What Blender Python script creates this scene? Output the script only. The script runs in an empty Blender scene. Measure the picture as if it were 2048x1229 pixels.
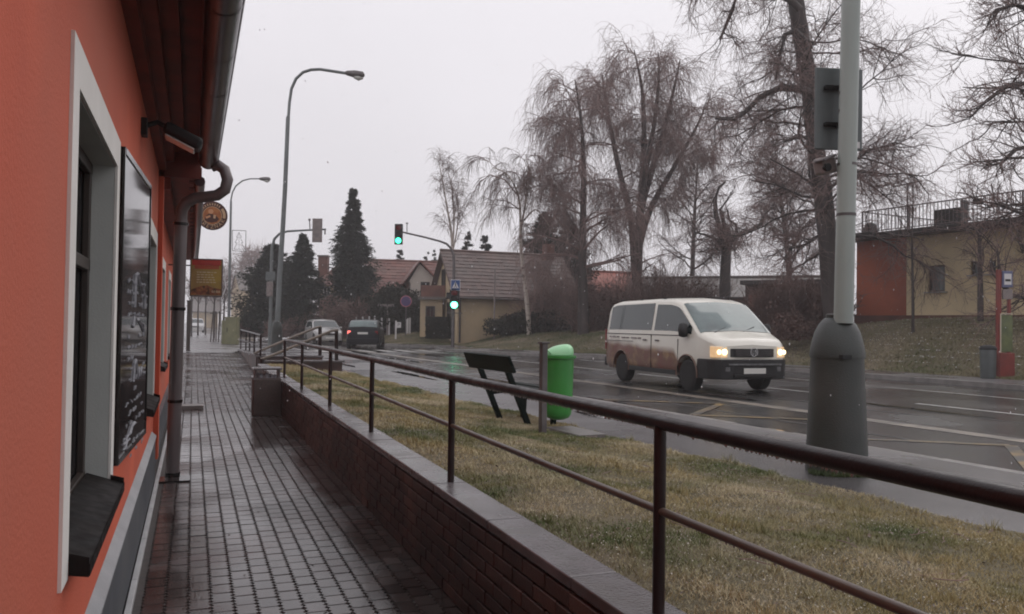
import bpy, math, random
import numpy as np
from mathutils import Vector, Matrix
random.seed(7); rng = np.random.default_rng(7)
R = math.radians
SC = bpy.context.scene
COL = SC.collection

# ------------------------------------------------------------------ camera
F = 1650.0; YAW = R(21.14); PITCH = R(1.19); ROLL = R(0.8); EYE = 1.6
fw = Vector((math.sin(YAW) * math.cos(PITCH), math.cos(YAW) * math.cos(PITCH), math.sin(PITCH)))
rt = Vector((math.cos(YAW), -math.sin(YAW), 0.0))
up = rt.cross(fw)
rt2 = rt * math.cos(ROLL) + up * math.sin(ROLL)
up2 = up * math.cos(ROLL) - rt * math.sin(ROLL)
cam = bpy.data.cameras.new('camera'); camo = bpy.data.objects.new('camera', cam); COL.objects.link(camo)
M = Matrix((( rt2.x, up2.x, -fw.x, 0), (rt2.y, up2.y, -fw.y, 0), (rt2.z, up2.z, -fw.z, EYE), (0, 0, 0, 1)))
camo.matrix_world = M
cam.sensor_fit = 'HORIZONTAL'; cam.sensor_width = 36.0; cam.lens = 36.0 * F / 2048.0
cam.clip_start = 0.05; cam.clip_end = 3000
SC.camera = camo
FH = Vector((math.sin(YAW), math.cos(YAW), 0))

# ------------------------------------------------------------------ world, sun, exposure
W = bpy.data.worlds.new('World'); SC.world = W; W.use_nodes = True
nt = W.node_tree; nt.nodes.clear()
def wn(t, **k):
    n = nt.nodes.new(t)
    for a, b in k.items(): setattr(n, a, b)
    return n
SUN_EL, SUN_AZ = R(38), R(60)
sky = wn('ShaderNodeTexSky', sky_type='NISHITA', sun_disc=False)
sky.sun_elevation = SUN_EL; sky.sun_rotation = SUN_AZ; sky.dust_density = 6; sky.air_density = 1.5; sky.ozone_density = 1
hs = wn('ShaderNodeHueSaturation'); hs.inputs['Saturation'].default_value = 0.12
nt.links.new(sky.outputs[0], hs.inputs['Color'])
tc = wn('ShaderNodeTexCoord'); sep = wn('ShaderNodeSeparateXYZ'); nt.links.new(tc.outputs['Generated'], sep.inputs[0])
mr = wn('ShaderNodeMapRange'); mr.interpolation_type = 'SMOOTHSTEP'
mr.inputs['From Min'].default_value = 0.0; mr.inputs['From Max'].default_value = 1.0
mr.inputs['To Min'].default_value = 1.0; mr.inputs['To Max'].default_value = 1.35
nt.links.new(sep.outputs['Z'], mr.inputs['Value'])
cl = wn('ShaderNodeTexNoise'); cl.inputs['Scale'].default_value = 2.2; cl.inputs['Detail'].default_value = 4
nt.links.new(tc.outputs['Generated'], cl.inputs['Vector'])
mc = wn('ShaderNodeMapRange'); mc.inputs['From Min'].default_value = 0.25; mc.inputs['From Max'].default_value = 0.75
mc.inputs['To Min'].default_value = 0.95; mc.inputs['To Max'].default_value = 1.05
nt.links.new(cl.outputs[0], mc.inputs['Value'])
mul = wn('ShaderNodeMath', operation='MULTIPLY'); nt.links.new(mr.outputs[0], mul.inputs[0]); nt.links.new(mc.outputs[0], mul.inputs[1])
cloud = wn('ShaderNodeVectorMath', operation='SCALE'); cloud.inputs[0].default_value = (7.6, 7.35, 7.75)
nt.links.new(mul.outputs[0], cloud.inputs['Scale'])
mix = wn('ShaderNodeMix', data_type='RGBA'); mix.inputs[0].default_value = 0.94      # the cloud sheet covers nearly all of the clear sky
nt.links.new(hs.outputs[0], mix.inputs[6]); nt.links.new(cloud.outputs[0], mix.inputs[7])
bg = wn('ShaderNodeBackground'); bg.inputs['Strength'].default_value = 0.107
nt.links.new(mix.outputs[2], bg.inputs['Color'])
wo = wn('ShaderNodeOutputWorld'); nt.links.new(bg.outputs[0], wo.inputs['Surface'])

sl = bpy.data.lights.new('sun', 'SUN'); so = bpy.data.objects.new('sun', sl); COL.objects.link(so)
sl.energy = 0.5; sl.angle = R(40); sl.color = (1.0, 0.97, 0.93)
sd = Vector((math.sin(SUN_AZ) * math.cos(SUN_EL), math.cos(SUN_AZ) * math.cos(SUN_EL), math.sin(SUN_EL)))
so.rotation_euler = sd.to_track_quat('Z', 'Y').to_euler(); so.location = (0, 0, 60)
vs = SC.view_settings
vs.view_transform = 'Standard'; vs.look = 'None'; vs.gamma = 1.0; vs.exposure = 0.0; vs.use_curve_mapping = False
SC.cycles.max_bounces = 6; SC.cycles.diffuse_bounces = 3; SC.cycles.glossy_bounces = 3; SC.cycles.volume_bounces = 2
SC.cycles.transparent_max_bounces = 12; SC.cycles.filter_width = 1.9

# ------------------------------------------------------------------ projection helpers (photo pixels 2048x1229 -> place)
def ray(px, py):
    return rt2 * ((px - 1024.0) / F) + up2 * (-(py - 614.5) / F) + fw
def at(px, py, d):
    r = ray(px, py); r = r * (d / r.dot(FH)); return Vector((r.x, r.y, r.z + EYE))
def gnd(px, py, z):
    r = ray(px, py); k = (z - EYE) / r.z; return Vector((r.x * k, r.y * k, z))
def RD(s, t, z=0.0):                       # road frame: s along the road, t across it
    xr = -0.427 * s + 0.904 * t; d = 0.904 * s + 0.427 * t
    p = rt * xr + FH * d; return Vector((p.x, p.y, z))
ROAD_ANG = math.atan2(RD(1, 0).y, RD(1, 0).x)
def st(p):
    xr = p.x * rt.x + p.y * rt.y; d = p.x * FH.x + p.y * FH.y
    return (-0.427 * xr + 0.904 * d, 0.904 * xr + 0.427 * d)

# ------------------------------------------------------------------ mesh builder
class MB:
    def __init__(s): s.v = []; s.f = []; s.n = 0; s.m = []; s.cm = 0
    def add(s, vs, fs):
        vs = np.asarray(vs, dtype=np.float64).reshape(-1, 3)
        s.v.append(vs)
        for f in fs: s.f.append([i + s.n for i in f]); s.m.append(s.cm)
        s.n += len(vs); return s
    def box(s, c, size, rz=0, rot=None):
        hx, hy, hz = size[0] / 2, size[1] / 2, size[2] / 2
        P = np.array([(x * hx, y * hy, z * hz) for z in (-1, 1) for y in (-1, 1) for x in (-1, 1)])
        m = rot if rot is not None else Matrix.Rotation(rz, 3, 'Z')
        P = P @ np.array(m).T + np.array(c)
        return s.add(P, [(0, 2, 3, 1), (4, 5, 7, 6), (0, 1, 5, 4), (2, 6, 7, 3), (0, 4, 6, 2), (1, 3, 7, 5)])
    def tube(s, pts, r, n=8, cap=True):
        pts = [Vector(p) for p in pts]; k = len(pts)
        rs = list(r) if hasattr(r, '__len__') else [r] * k
        V = []; prev = None
        for i, p in enumerate(pts):
            t = (pts[min(i + 1, k - 1)] - pts[max(i - 1, 0)])
            t = t.normalized() if t.length > 1e-9 else Vector((0, 0, 1))
            if prev is None:
                a = Vector((0, 0, 1)) if abs(t.z) < 0.9 else Vector((1, 0, 0)); u = t.cross(a).normalized()
            else:
                u = prev - t * prev.dot(t); u = u.normalized() if u.length > 1e-6 else t.orthogonal().normalized()
            prev = u; w = t.cross(u)
            for j in range(n):
                an = 2 * math.pi * j / n; V.append(p + (u * math.cos(an) + w * math.sin(an)) * rs[i])
        Fs = [(i * n + j, i * n + (j + 1) % n, (i + 1) * n + (j + 1) % n, (i + 1) * n + j) for i in range(k - 1) for j in range(n)]
        if cap: Fs.append(tuple(reversed(range(n)))); Fs.append(tuple((k - 1) * n + j for j in range(n)))
        return s.add([tuple(v) for v in V], Fs)
    def lathe(s, prof, c=(0, 0, 0), n=24, rot=None, cap=True):       # prof: (radius, z)
        V = [(r * math.cos(2 * math.pi * j / n), r * math.sin(2 * math.pi * j / n), z) for r, z in prof for j in range(n)]
        V = np.array(V)
        if rot is not None: V = V @ np.array(rot).T
        V = V + np.array(c); k = len(prof)
        Fs = [(i * n + j, i * n + (j + 1) % n, (i + 1) * n + (j + 1) % n, (i + 1) * n + j) for i in range(k - 1) for j in range(n)]
        if cap: Fs.append(tuple(reversed(range(n)))); Fs.append(tuple((k - 1) * n + j for j in range(n)))
        return s.add(V, Fs)
    def prism(s, poly, vec):                                        # poly: list of 3-D points, extruded by vec
        n = len(poly); P = [Vector(p) for p in poly]; Q = [p + Vector(vec) for p in P]
        Fs = [tuple(range(n)), tuple(reversed(range(n, 2 * n)))] + [(i, i + n, (i + 1) % n + n, (i + 1) % n) for i in range(n)]
        return s.add([tuple(v) for v in P + Q], Fs)
    def poly(s, pts): return s.add([tuple(p) for p in pts], [tuple(range(len(pts)))])
    def build(s, name, mat, parent=None, smooth=False, bevel=0, loc=None, seg=2, fix=False):
        me = bpy.data.meshes.new(name)
        V = np.concatenate(s.v) if s.v else np.zeros((0, 3))
        if loc is not None: V = V - np.array(loc)
        me.from_pydata(V.tolist(), [], s.f); me.update()
        mats = mat if isinstance(mat, (list, tuple)) else [mat]
        for m_ in mats: me.materials.append(m_)
        if len(mats) > 1: me.polygons.foreach_set('material_index', s.m)
        if fix:
            import bmesh
            b = bmesh.new(); b.from_mesh(me); bmesh.ops.recalc_face_normals(b, faces=b.faces); b.to_mesh(me); b.free()
        if smooth is not False:
            me.polygons.foreach_set('use_smooth', [True] * len(me.polygons))
            if smooth is not True: me.set_sharp_from_angle(angle=R(smooth))
        return link(name, me, parent, loc, bevel, seg)
def link(name, me, parent=None, loc=None, bevel=0, seg=2):
    o = bpy.data.objects.new(name, me); COL.objects.link(o)
    if parent is not None: o.parent = parent
    if loc is not None: o.location = loc
    if bevel:
        b = o.modifiers.new('bevel', 'BEVEL'); b.width = bevel; b.segments = seg; b.limit_method = 'ANGLE'; b.angle_limit = R(40)
    return o
def raw(name, V, Fa, mat, parent=None, smooth=False):                # fast mesh from numpy arrays (all faces the same size)
    me = bpy.data.meshes.new(name); k = Fa.shape[1]; nf = len(Fa)
    me.vertices.add(len(V)); me.vertices.foreach_set('co', np.ascontiguousarray(V, dtype=np.float32).ravel())
    me.loops.add(nf * k); me.loops.foreach_set('vertex_index', np.ascontiguousarray(Fa, dtype=np.int32).ravel())
    me.polygons.add(nf); me.polygons.foreach_set('loop_start', np.arange(0, nf * k, k, dtype=np.int32))
    try: me.polygons.foreach_set('loop_total', np.full(nf, k, dtype=np.int32))
    except Exception: pass
    if smooth: me.polygons.foreach_set('use_smooth', np.ones(nf, dtype=bool))
    me.update(calc_edges=True); me.materials.append(mat)
    return link(name, me, parent)
def thing(name, label, cat, loc=(0, 0, 0), rz=0, group=None):
    o = bpy.data.objects.new(name, None); COL.objects.link(o); o.location = loc; o.rotation_euler = (0, 0, rz); o.empty_display_size = 0.2
    return tag(o, label, cat, group)
def tag(o, label, cat, group=None):
    o['label'] = label; o['category'] = cat
    if group: o['group'] = group
    return o
def struct(o): o['kind'] = 'structure'; return o
def stuff(o): o['kind'] = 'stuff'; return o
def dup(o, parent=None):
    c = o.copy(); COL.objects.link(c)
    if parent is not None: c.parent = parent
    for ch in list(o.children): dup(ch, c)
    return c
def text(name, body, size, mat, parent, mtx, extrude=0.001, align='CENTER', spacing=1.0):
    cu = bpy.data.curves.new(name, 'FONT'); cu.body = body; cu.size = size; cu.extrude = extrude; cu.align_x = align; cu.align_y = 'CENTER'
    cu.space_character = spacing
    t = bpy.data.objects.new(name, cu); COL.objects.link(t); bpy.context.view_layer.update()
    me = bpy.data.meshes.new_from_object(t.evaluated_get(bpy.context.evaluated_depsgraph_get()))
    bpy.data.objects.remove(t); me.materials.clear(); me.materials.append(mat); me.transform(mtx)
    return link(name, me, parent)

# ------------------------------------------------------------------ materials
def mat(name, c1, c2=None, rough=0.6, rough2=None, metal=0.0, scale=3.0, detail=5, bump=0.0, bscale=40.0, spec=0.5, c3=None, s3=0.6, rnd=0.0, coat=0.0,
        wet=None, stretch=None, emit=None, estr=0, coords='pos', lo=0.35, hi=0.65):
    m = bpy.data.materials.new(name); m.use_nodes = True; N = m.node_tree; b = N.nodes['Principled BSDF']; L = N.links.new
    def nn(t, **k):
        n = N.nodes.new(t)
        for a, v in k.items(): setattr(n, a, v)
        return n
    b.inputs['Roughness'].default_value = rough; b.inputs['Metallic'].default_value = metal
    b.inputs['Specular IOR Level'].default_value = spec; b.inputs['Coat Weight'].default_value = coat
    b.inputs['Coat Roughness'].default_value = 0.08
    if coords == 'pos': vec = nn('ShaderNodeNewGeometry').outputs['Position']
    else: vec = nn('ShaderNodeTexCoord').outputs['Object']
    if stretch:
        mp = nn('ShaderNodeMapping'); mp.inputs['Scale'].default_value = stretch; L(vec, mp.inputs['Vector']); vec = mp.outputs[0]
    def noise(sc, de=detail, lo_=lo, hi_=hi, to=(0, 1)):
        n = nn('ShaderNodeTexNoise'); n.inputs['Scale'].default_value = sc; n.inputs['Detail'].default_value = de; L(vec, n.inputs['Vector'])
        r = nn('ShaderNodeMapRange'); r.inputs['From Min'].default_value = lo_; r.inputs['From Max'].default_value = hi_
        r.inputs['To Min'].default_value = to[0]; r.inputs['To Max'].default_value = to[1]; L(n.outputs[0], r.inputs['Value']); return r.outputs[0]
    col = None
    def c4(c): return (c[0], c[1], c[2], 1)
    if c2 is None: b.inputs['Base Color'].default_value = c4(c1)
    else:
        mx = nn('ShaderNodeMix', data_type='RGBA'); mx.inputs[6].default_value = c4(c1); mx.inputs[7].default_value = c4(c2)
        L(noise(scale), mx.inputs[0]); col = mx.outputs[2]
        if c3 is not None:
            m3 = nn('ShaderNodeMix', data_type='RGBA'); L(col, m3.inputs[6]); m3.inputs[7].default_value = c4(c3); L(noise(s3, 6, .45, .65), m3.inputs[0]); col = m3.outputs[2]
        if rnd:
            oi = nn('ShaderNodeObjectInfo'); r = nn('ShaderNodeMapRange'); r.inputs['To Min'].default_value = 1 - rnd; r.inputs['To Max'].default_value = 1 + rnd
            L(oi.outputs['Random'], r.inputs['Value']); hv = nn('ShaderNodeHueSaturation'); L(col, hv.inputs['Color']); L(r.outputs[0], hv.inputs['Value']); col = hv.outputs[0]
        L(col, b.inputs['Base Color'])
    if wet:                                    # (scale, low roughness, high roughness)
        L(noise(wet[0], 4, .4, .6, (wet[1], wet[2])), b.inputs['Roughness'])
    elif rough2 is not None: L(noise(scale * 1.7, 4, .35, .65, (rough, rough2)), b.inputs['Roughness'])
    if bump:
        n = nn('ShaderNodeTexNoise'); n.inputs['Scale'].default_value = bscale; n.inputs['Detail'].default_value = 4; L(vec, n.inputs['Vector'])
        bp = nn('ShaderNodeBump'); bp.inputs['Strength'].default_value = min(1, bump); bp.inputs['Distance'].default_value = 0.01 * max(1, bump); L(n.outputs[0], bp.inputs['Height']); L(bp.outputs[0], b.inputs['Normal'])
    if emit: b.inputs['Emission Color'].default_value = c4(emit); b.inputs['Emission Strength'].default_value = estr
    return m
MT = {}
MT['plaster'] = mat('orange_plaster', (.64, .125, .062), (.55, .10, .05), .8, scale=1.5, bump=.35, bscale=75, c3=(.50, .12, .07), s3=.45)
MT['eave'] = mat('red_brown_eave_paint', (.20, .036, .024), (.13, .026, .018), .6, scale=4, bump=.1)
MT['white'] = mat('white_frame_paint', (.80, .77, .73), (.74, .71, .67), .6, scale=3, bump=.1, bscale=90)
MT['reveal'] = mat('grey_reveal_plaster', (.50, .52, .49), (.44, .46, .44), .75, scale=3, bump=.15, bscale=120)
MT['plinth'] = mat('blue_grey_plinth', (.085, .092, .105), (.06, .066, .076), .5, scale=4, bump=.3, bscale=120, c3=(.11, .115, .12), s3=2)
MT['ledge'] = mat('pale_ledge', (.34, .35, .36), (.27, .28, .29), .45, scale=5, bump=.2, bscale=60)
MT['strip'] = mat('pale_edging', (.52, .52, .52), (.42, .42, .42), .4, scale=4, bump=.1)
MT['darkmetal'] = mat('dark_brown_sheet_metal', (.010, .009, .009), (.015, .012, .011), .12, scale=6, spec=.3)
MT['sill'] = mat('black_painted_sill', (.010, .009, .009), (.017, .014, .013), .45, scale=9, spec=.05, rough2=.6)
MT['glass'] = mat('dark_window_glass', (.012, .014, .016), None, .05, spec=.8)
MT['mullion'] = mat('dark_window_frame', (.03, .022, .018), (.045, .032, .025), .5, scale=8)
MT['board'] = mat('glazed_blackboard', (.012, .012, .014), (.03, .03, .032), .06, scale=5, spec=.7)
MT['chalk'] = mat('chalk', (.34, .34, .36), (.2, .2, .22), .9, scale=30)
MT['gutter'] = mat('dark_purple_brown_gutter', (.05, .026, .030), (.035, .018, .022), .28, scale=8, spec=.6)
MT['pipe'] = mat('weathered_grey_downpipe', (.17, .145, .145), (.12, .10, .10), .4, scale=4, metal=.3, stretch=(1, 1, .3), bump=.05)
MT['paver'] = mat('wet_concrete_paver', (.058, .049, .046), (.030, .025, .024), .4, scale=2.6, rnd=.32, wet=(.8, .03, .30), bump=.12, bscale=60, spec=.6, c3=(.050, .030, .027), s3=1.3)
MT['joint'] = mat('wet_joint_sand', (.040, .034, .031), (.060, .050, .045), .6, scale=20, bump=.3)
MT['brick'] = mat('wet_dark_brick', (.052, .022, .017), (.022, .012, .010), .5, scale=3.5, rnd=.35, bump=.4, bscale=90, c3=(.10, .05, .036), s3=1.2)
MT['mortar'] = mat('dark_mortar', (.03, .024, .022), (.045, .036, .032), .7, scale=15, bump=.3)
MT['coping'] = mat('wet_concrete_coping', (.16, .145, .15), (.10, .09, .092), .3, scale=3, wet=(2.5, .12, .36), bump=.2, bscale=70, c3=(.09, .08, .075), s3=2.2)
MT['rail'] = mat('dark_brown_rail_paint', (.012, .006, .006), (.020, .010, .010), .28, scale=9, rough2=.45, spec=.35, bump=.15, bscale=140)
MT['railworn'] = mat('worn_mid_rail_paint', (.12, .085, .06), (.06, .038, .028), .3, scale=3, rough2=.45, spec=.6)
MT['drop'] = mat('water_drop', (.35, .35, .36), None, .03, spec=1.0)
MT['asphalt'] = mat('wet_road_asphalt', (.036, .035, .035), (.024, .023, .023), .3, scale=1.2, wet=(.35, .07, .30), bump=.25, bscale=160, c3=(.042, .039, .038), s3=.25)
MT['path'] = mat('wet_path_asphalt', (.105, .098, .100), (.075, .070, .071), .35, scale=1.4, wet=(.5, .16, .40), bump=.35, bscale=140, c3=(.12, .112, .113), s3=.5)
MT['kerb'] = mat('granite_kerb', (.21, .195, .185), (.14, .13, .122), .4, scale=5, bump=.3, bscale=80, rnd=.15)
MT['line'] = mat('worn_white_paint', (.40, .385, .365), (.10, .095, .09), .4, scale=4, lo=.45, hi=.7)
MT['ylw'] = mat('worn_yellow_paint', (.26, .17, .06), (.045, .042, .04), .35, scale=3, lo=.36, hi=.6)
MT['ltline'] = mat('pale_edge_line', (.24, .20, .16), (.09, .08, .07), .45, scale=2.5)
MT['soil'] = mat('wet_turf_soil', (.10, .08, .04), (.06, .052, .026), .85, scale=2, bump=1, bscale=25, c3=(.12, .095, .055), s3=.8)
MT['grass'] = mat('winter_grass_blades', (.42, .34, .175), (.12, .15, .055), .7, scale=.9, detail=6, c3=(.54, .46, .31), s3=1.1, spec=.3, lo=.38, hi=.6)
MT['grass2'] = mat('bank_grass_blades', (.22, .19, .11), (.075, .10, .038), .8, scale=.35, detail=6, c3=(.33, .28, .20), s3=.5, spec=.3)
MT['snow'] = mat('sleet_flakes', (.8, .8, .82), None, .6); MT['fleck'] = mat('pale_dead_grass_and_sleet', (.55, .52, .46), (.36, .33, .26), .7, scale=30)
MT['concrete'] = mat('grey_lamp_boot_concrete', (.040, .046, .042), (.026, .030, .028), .42, scale=3, bump=.4, bscale=90, c3=(.055, .058, .053), s3=1.5, coords='pos')
MT['polegrey'] = mat('grey_green_pole_paint', (.33, .37, .345), (.26, .295, .275), .4, scale=2, stretch=(1, 1, .25), bump=.1, bscale=60)
MT['poleg2'] = mat('galvanised_pole', (.17, .185, .185), (.12, .132, .132), .45, scale=2, metal=.3)
MT['signback'] = mat('dull_sign_back', (.13, .145, .145), (.10, .112, .112), .4, scale=3, metal=.4)
MT['binbody'] = mat('green_plastic', (.05, .29, .055), (.04, .23, .045), .32, scale=3, bump=.05)
MT['binlid'] = mat('pale_green_lid', (.34, .68, .38), (.28, .60, .31), .3, scale=6)
MT['woodgreen'] = mat('dark_green_bench_wood', (.004, .009, .008), (.006, .013, .011), .6, scale=3, stretch=(1, 1, 8), bump=.2)
MT['woodgreen'].node_tree.nodes['Principled BSDF'].inputs['Specular IOR Level'].default_value = .12
MT['steel'] = mat('weathered_steel', (.14, .125, .125), (.09, .08, .08), .45, scale=5, metal=.4)
MT['handrail'] = mat('pale_weathered_handrail', (.22, .18, .145), (.15, .125, .10), .5, scale=4, bump=.2)
MT['bark'] = mat('wet_dark_bark', (.065, .050, .046), (.035, .026, .024), .7, scale=4, stretch=(1, 1, .25), bump=1.5, bscale=14)
MT['twig'] = mat('brown_twigs', (.27, .18, .162), (.17, .115, .105), .8, scale=2)
MT['twig2'] = mat('reddish_brown_twigs', (.16, .095, .080), (.10, .06, .05), .8, scale=1)
MT['birch'] = mat('pale_birch_bark', (.46, .40, .35), (.06, .045, .04), .7, scale=3, stretch=(1, 1, 2.2), lo=.52, hi=.68, bump=.4, bscale=20)
MT['needle'] = mat('dark_conifer_needles', (.010, .015, .010), (.020, .026, .016), .7, scale=1.5, spec=.2)
MT['leafdark'] = mat('dark_evergreen_leaves', (.016, .019, .011), (.030, .027, .017), .6, scale=2, spec=.2)
MT['cream'] = mat('cream_house_plaster', (.52, .40, .25), (.42, .325, .21), .85, scale=.7, bump=.2, bscale=30, c3=(.35, .275, .19), s3=.5)
MT['cream2'] = mat('pale_house_plaster', (.55, .49, .43), (.46, .41, .36), .85, scale=.6)
MT['roof'] = mat('brown_red_roof_tile', (.18, .066, .048), (.125, .048, .037), .55, scale=1.5, rnd=.2, c3=(.16, .085, .065), s3=.6)
MT['roofd'] = mat('dark_brown_roof_tile', (.105, .060, .049), (.074, .044, .037), .55, scale=1.5, rnd=.2, c3=(.10, .072, .062), s3=.6)
MT['roofo'] = mat('orange_red_roof_tile', (.27, .06, .035), (.20, .05, .03), .6, scale=1.5, rnd=.15)
MT['greyroof'] = mat('grey_sheet_roof', (.13, .11, .10), (.10, .088, .08), .5, scale=.8)
MT['chim'] = mat('chimney_brick', (.17, .075, .055), (.12, .055, .042), .8, scale=2, bump=.5, bscale=20)
MT['brownwall'] = mat('dark_brown_wall', (.075, .045, .038), (.05, .032, .028), .8, scale=1.2, bump=.3, bscale=20)
MT['redpanel'] = mat('red_brown_facade', (.44, .12, .062), (.36, .10, .05), .8, scale=.8, c3=(.30, .085, .048), s3=.5, bump=.3, bscale=25)
MT['beige'] = mat('beige_facade', (.74, .61, .39), (.66, .54, .34), .85, scale=.8, c3=(.58, .48, .31), s3=.4)
MT['darkfascia'] = mat('dark_fascia', (.03, .026, .025), (.045, .038, .036), .6, scale=3)
MT['black'] = mat('black_plastic', (.006, .006, .0065), (.008, .008, .009), .6, scale=10)
MT['tyre'] = mat('tyre_rubber', (.006, .006, .006), (.010, .0095, .009), .8, scale=10)
MT['rim'] = mat('grey_wheel_rim', (.16, .16, .165), (.09, .09, .09), .35, metal=.6, scale=10)
MT['carglass'] = mat('car_glass', (.02, .032, .032), None, .08, spec=.8)
MT['vanfront'] = mat('windscreen_glass', (.10, .15, .145), (.05, .075, .075), .06, spec=.9, scale=1.5)
MT['plate'] = mat('number_plate', (.62, .61, .57), None, .4)
MT['chrome'] = mat('dull_chrome', (.5, .5, .5), None, .25, metal=.9)
MT['lampglass'] = mat('headlamp_lit', (.9, .8, .6), None, .2, emit=(1.0, .74, .40), estr=3.0)
MT['taillit'] = mat('tail_lamp_lit', (.6, .05, .04), None, .2, emit=(1.0, .18, .15), estr=1.8)
MT['taildark'] = mat('tail_lamp_dark', (.18, .012, .012), None, .2)
MT['green'] = mat('green_signal_lit', (.1, .8, .5), None, .2, emit=(.05, 1.0, .50), estr=5)
MT['green2'] = mat('green_signal_lit_bright', (.6, 1.0, .8), None, .2, emit=(.12, 1.0, .52), estr=8)
MT['siggrey'] = mat('pale_grey_signal_back', (.24, .20, .19), (.17, .145, .14), .5, scale=8)
MT['blue'] = mat('blue_sign', (.02, .07, .22), None, .35)
MT['signwhite'] = mat('white_sign', (.62, .60, .60), None, .4)
MT['red'] = mat('red_sign', (.40, .04, .04), None, .4)
MT['purple'] = mat('dark_blue_sign_face', (.055, .03, .12), None, .4)
MT['pinkrim'] = mat('pale_red_sign_rim', (.42, .13, .17), None, .4)
MT['cabinet'] = mat('yellow_green_cabinet', (.20, .195, .105), (.15, .15, .08), .5, scale=3)
MT['redpost'] = mat('red_stop_paint', (.20, .028, .02), (.15, .022, .016), .45, scale=4)
MT['stopblue'] = mat('blue_stop_plate', (.10, .11, .20), None, .4)
MT['poster'] = mat('bright_notice_edge', (.60, .55, .44), None, .4)
MT['posterg'] = mat('green_notice', (.13, .15, .055), (.08, .10, .045), .3, scale=6)
MT['lampb'] = mat('lamp_bowl', (.55, .55, .52), None, .2)
MT['binbrown'] = mat('washed_aggregate', (.085, .062, .055), (.05, .038, .034), .6, scale=60, bump=.8, bscale=120)

# ================================================================== SETTING: ground, road, kerbs, paths
def lerp(a, b, k): return a + (b - a) * k
def ramp(y): return 0.0 if y < 15 else (0.35 if y > 33 else 0.35 * (y - 15) / 18)
Z_P, Z_R = 0.35, 0.25
m_ = MB(); m_.box((0, 100, -0.75), (760, 760, 1.0)); struct(m_.build('ground', MT['soil']))
m_ = MB(); m_.prism([RD(-60, 7.3, Z_R - .15), RD(330, 7.3, Z_R - .15), RD(330, 150, Z_R - .15), RD(-60, 150, Z_R - .15)][::-1], (0, 0, .15)); struct(m_.build('road', MT['asphalt']))
# footpath on the near side
e1 = [(RD(s, 4.9)) for s in (-30, 60)]
def on_edge(Y, t):                          # point of the line t=const at world Y
    a, b = RD(0, t), RD(10, t); k = (Y - a.y) / (b.y - a.y); p = a + (b - a) * k; return (p.x, Y)
A = [on_edge(-20, 4.9), on_edge(20.45, 4.9), (3.5, 20.6), (3.5, 23.3), (1.85, 23.3), (1.95, 36), (1.4, 33.4), (-6, 33.4), (-40, 40), (-40, 300), on_edge(300, 7.15), on_edge(-20, 7.15)]
m_ = MB(); m_.prism([(x, y, Z_P - .4) for x, y in A], (0, 0, .4)); fp = struct(m_.build('footpath', MT['path'], fix=True))
# kerb stones between footpath and road
kb = MB(); kb.box((0, 0, 0), (1.0 - .008, .15, .25)); ko = kb.build('kerb_stone', MT['kerb'], bevel=.012); kerb_mesh = ko.data
ke = thing('kerb', '', ''); del ke['label'], ke['category']; struct(ke)
for i in range(75):
    o = ko if i == 0 else dup(ko); o.parent = ke; p = RD(1 + i, 7.225 + random.uniform(-.004, .004)); o.location = (p.x, p.y, Z_P - .125 + random.uniform(-.004, .006)); o.rotation_euler = (0, 0, ROAD_ANG)
# painted lines: sheets on the road
def strip(name, mt, s0, s1, t0, t1, z, n=40, wob=0.0):
    V = []; 
    for i in range(n + 1):
        s = lerp(s0, s1, i / n); w = wob * math.sin(i * 1.3)
        V += [tuple(RD(s, t0 + w, z)), tuple(RD(s, t1 + w, z))]
    b = MB(); b.add(V, [(2 * i, 2 * i + 1, 2 * i + 3, 2 * i + 2) for i in range(n)]); return struct(b.build(name, mt, fix=True))
strip('edge_line', MT['ltline'], 2, 70, 9.9, 10.22, Z_R + .004)
strip('gutter_stones', MT['kerb'], 2, 70, 7.3, 7.55, Z_R + .004)
k = 0
for s in np.arange(3, 70, 4.5):
    if 36 < s < 50: continue
    strip('centre_dash', MT['line'], s, s + 3, 13.1, 13.24, Z_R + .004, 6)
strip('far_lane_line', MT['line'], 2, 28, 16.1, 16.22, Z_R + .004)
for s0 in (5.0,):                                       # yellow zigzag of the near bus bay
    b = MB()
    z0 = Z_R + .005
    pts = [(s0, 7.9), (s0 + 1.3, 9.5), (s0 + 2.6, 7.9), (s0 + 3.9, 9.5), (s0 + 5.2, 7.9), (s0 + 6.5, 9.5), (s0 + 7.8, 7.9)]
    for (a, c), (a2, c2) in zip(pts, pts[1:]):
        p, q = RD(a, c, z0), RD(a2, c2, z0); n = (q - p).cross(Vector((0, 0, 1))).normalized() * .07
        b.poly([p + n, q + n, q - n, p - n]); z0 += .0015
    struct(b.build('zigzag_marking', MT['ylw'], fix=True))
# zebra strips and worn patches by the junction
for i in range(7):
    strip('crossing_stripe', MT['line'], 36.3, 39.3, 8.0 + i * 1.0, 8.5 + i * 1.0, Z_R + .006, 2)
for i, (s, t, L_, wd) in enumerate([(24, 8.6, 5, .06), (27, 9.3, 6, .05), (21, 7.9, 4, .05), (31, 9.6, 7, .06), (18, 9.1, 4, .05), (30, 12.1, 9, .05), (24, 11.0, 9, .05), (34, 14, 6, .06), (13, 14.6, 8, .06), (9, 11.3, 6, .05), (7, 8.7, 5, .06), (6, 12.0, 5, .05)]):
    strip('tar_seam', MT['darkfascia'], s, s + L_, t, t + wd, Z_R + .003 + i * .0002, 20, .05)

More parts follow.
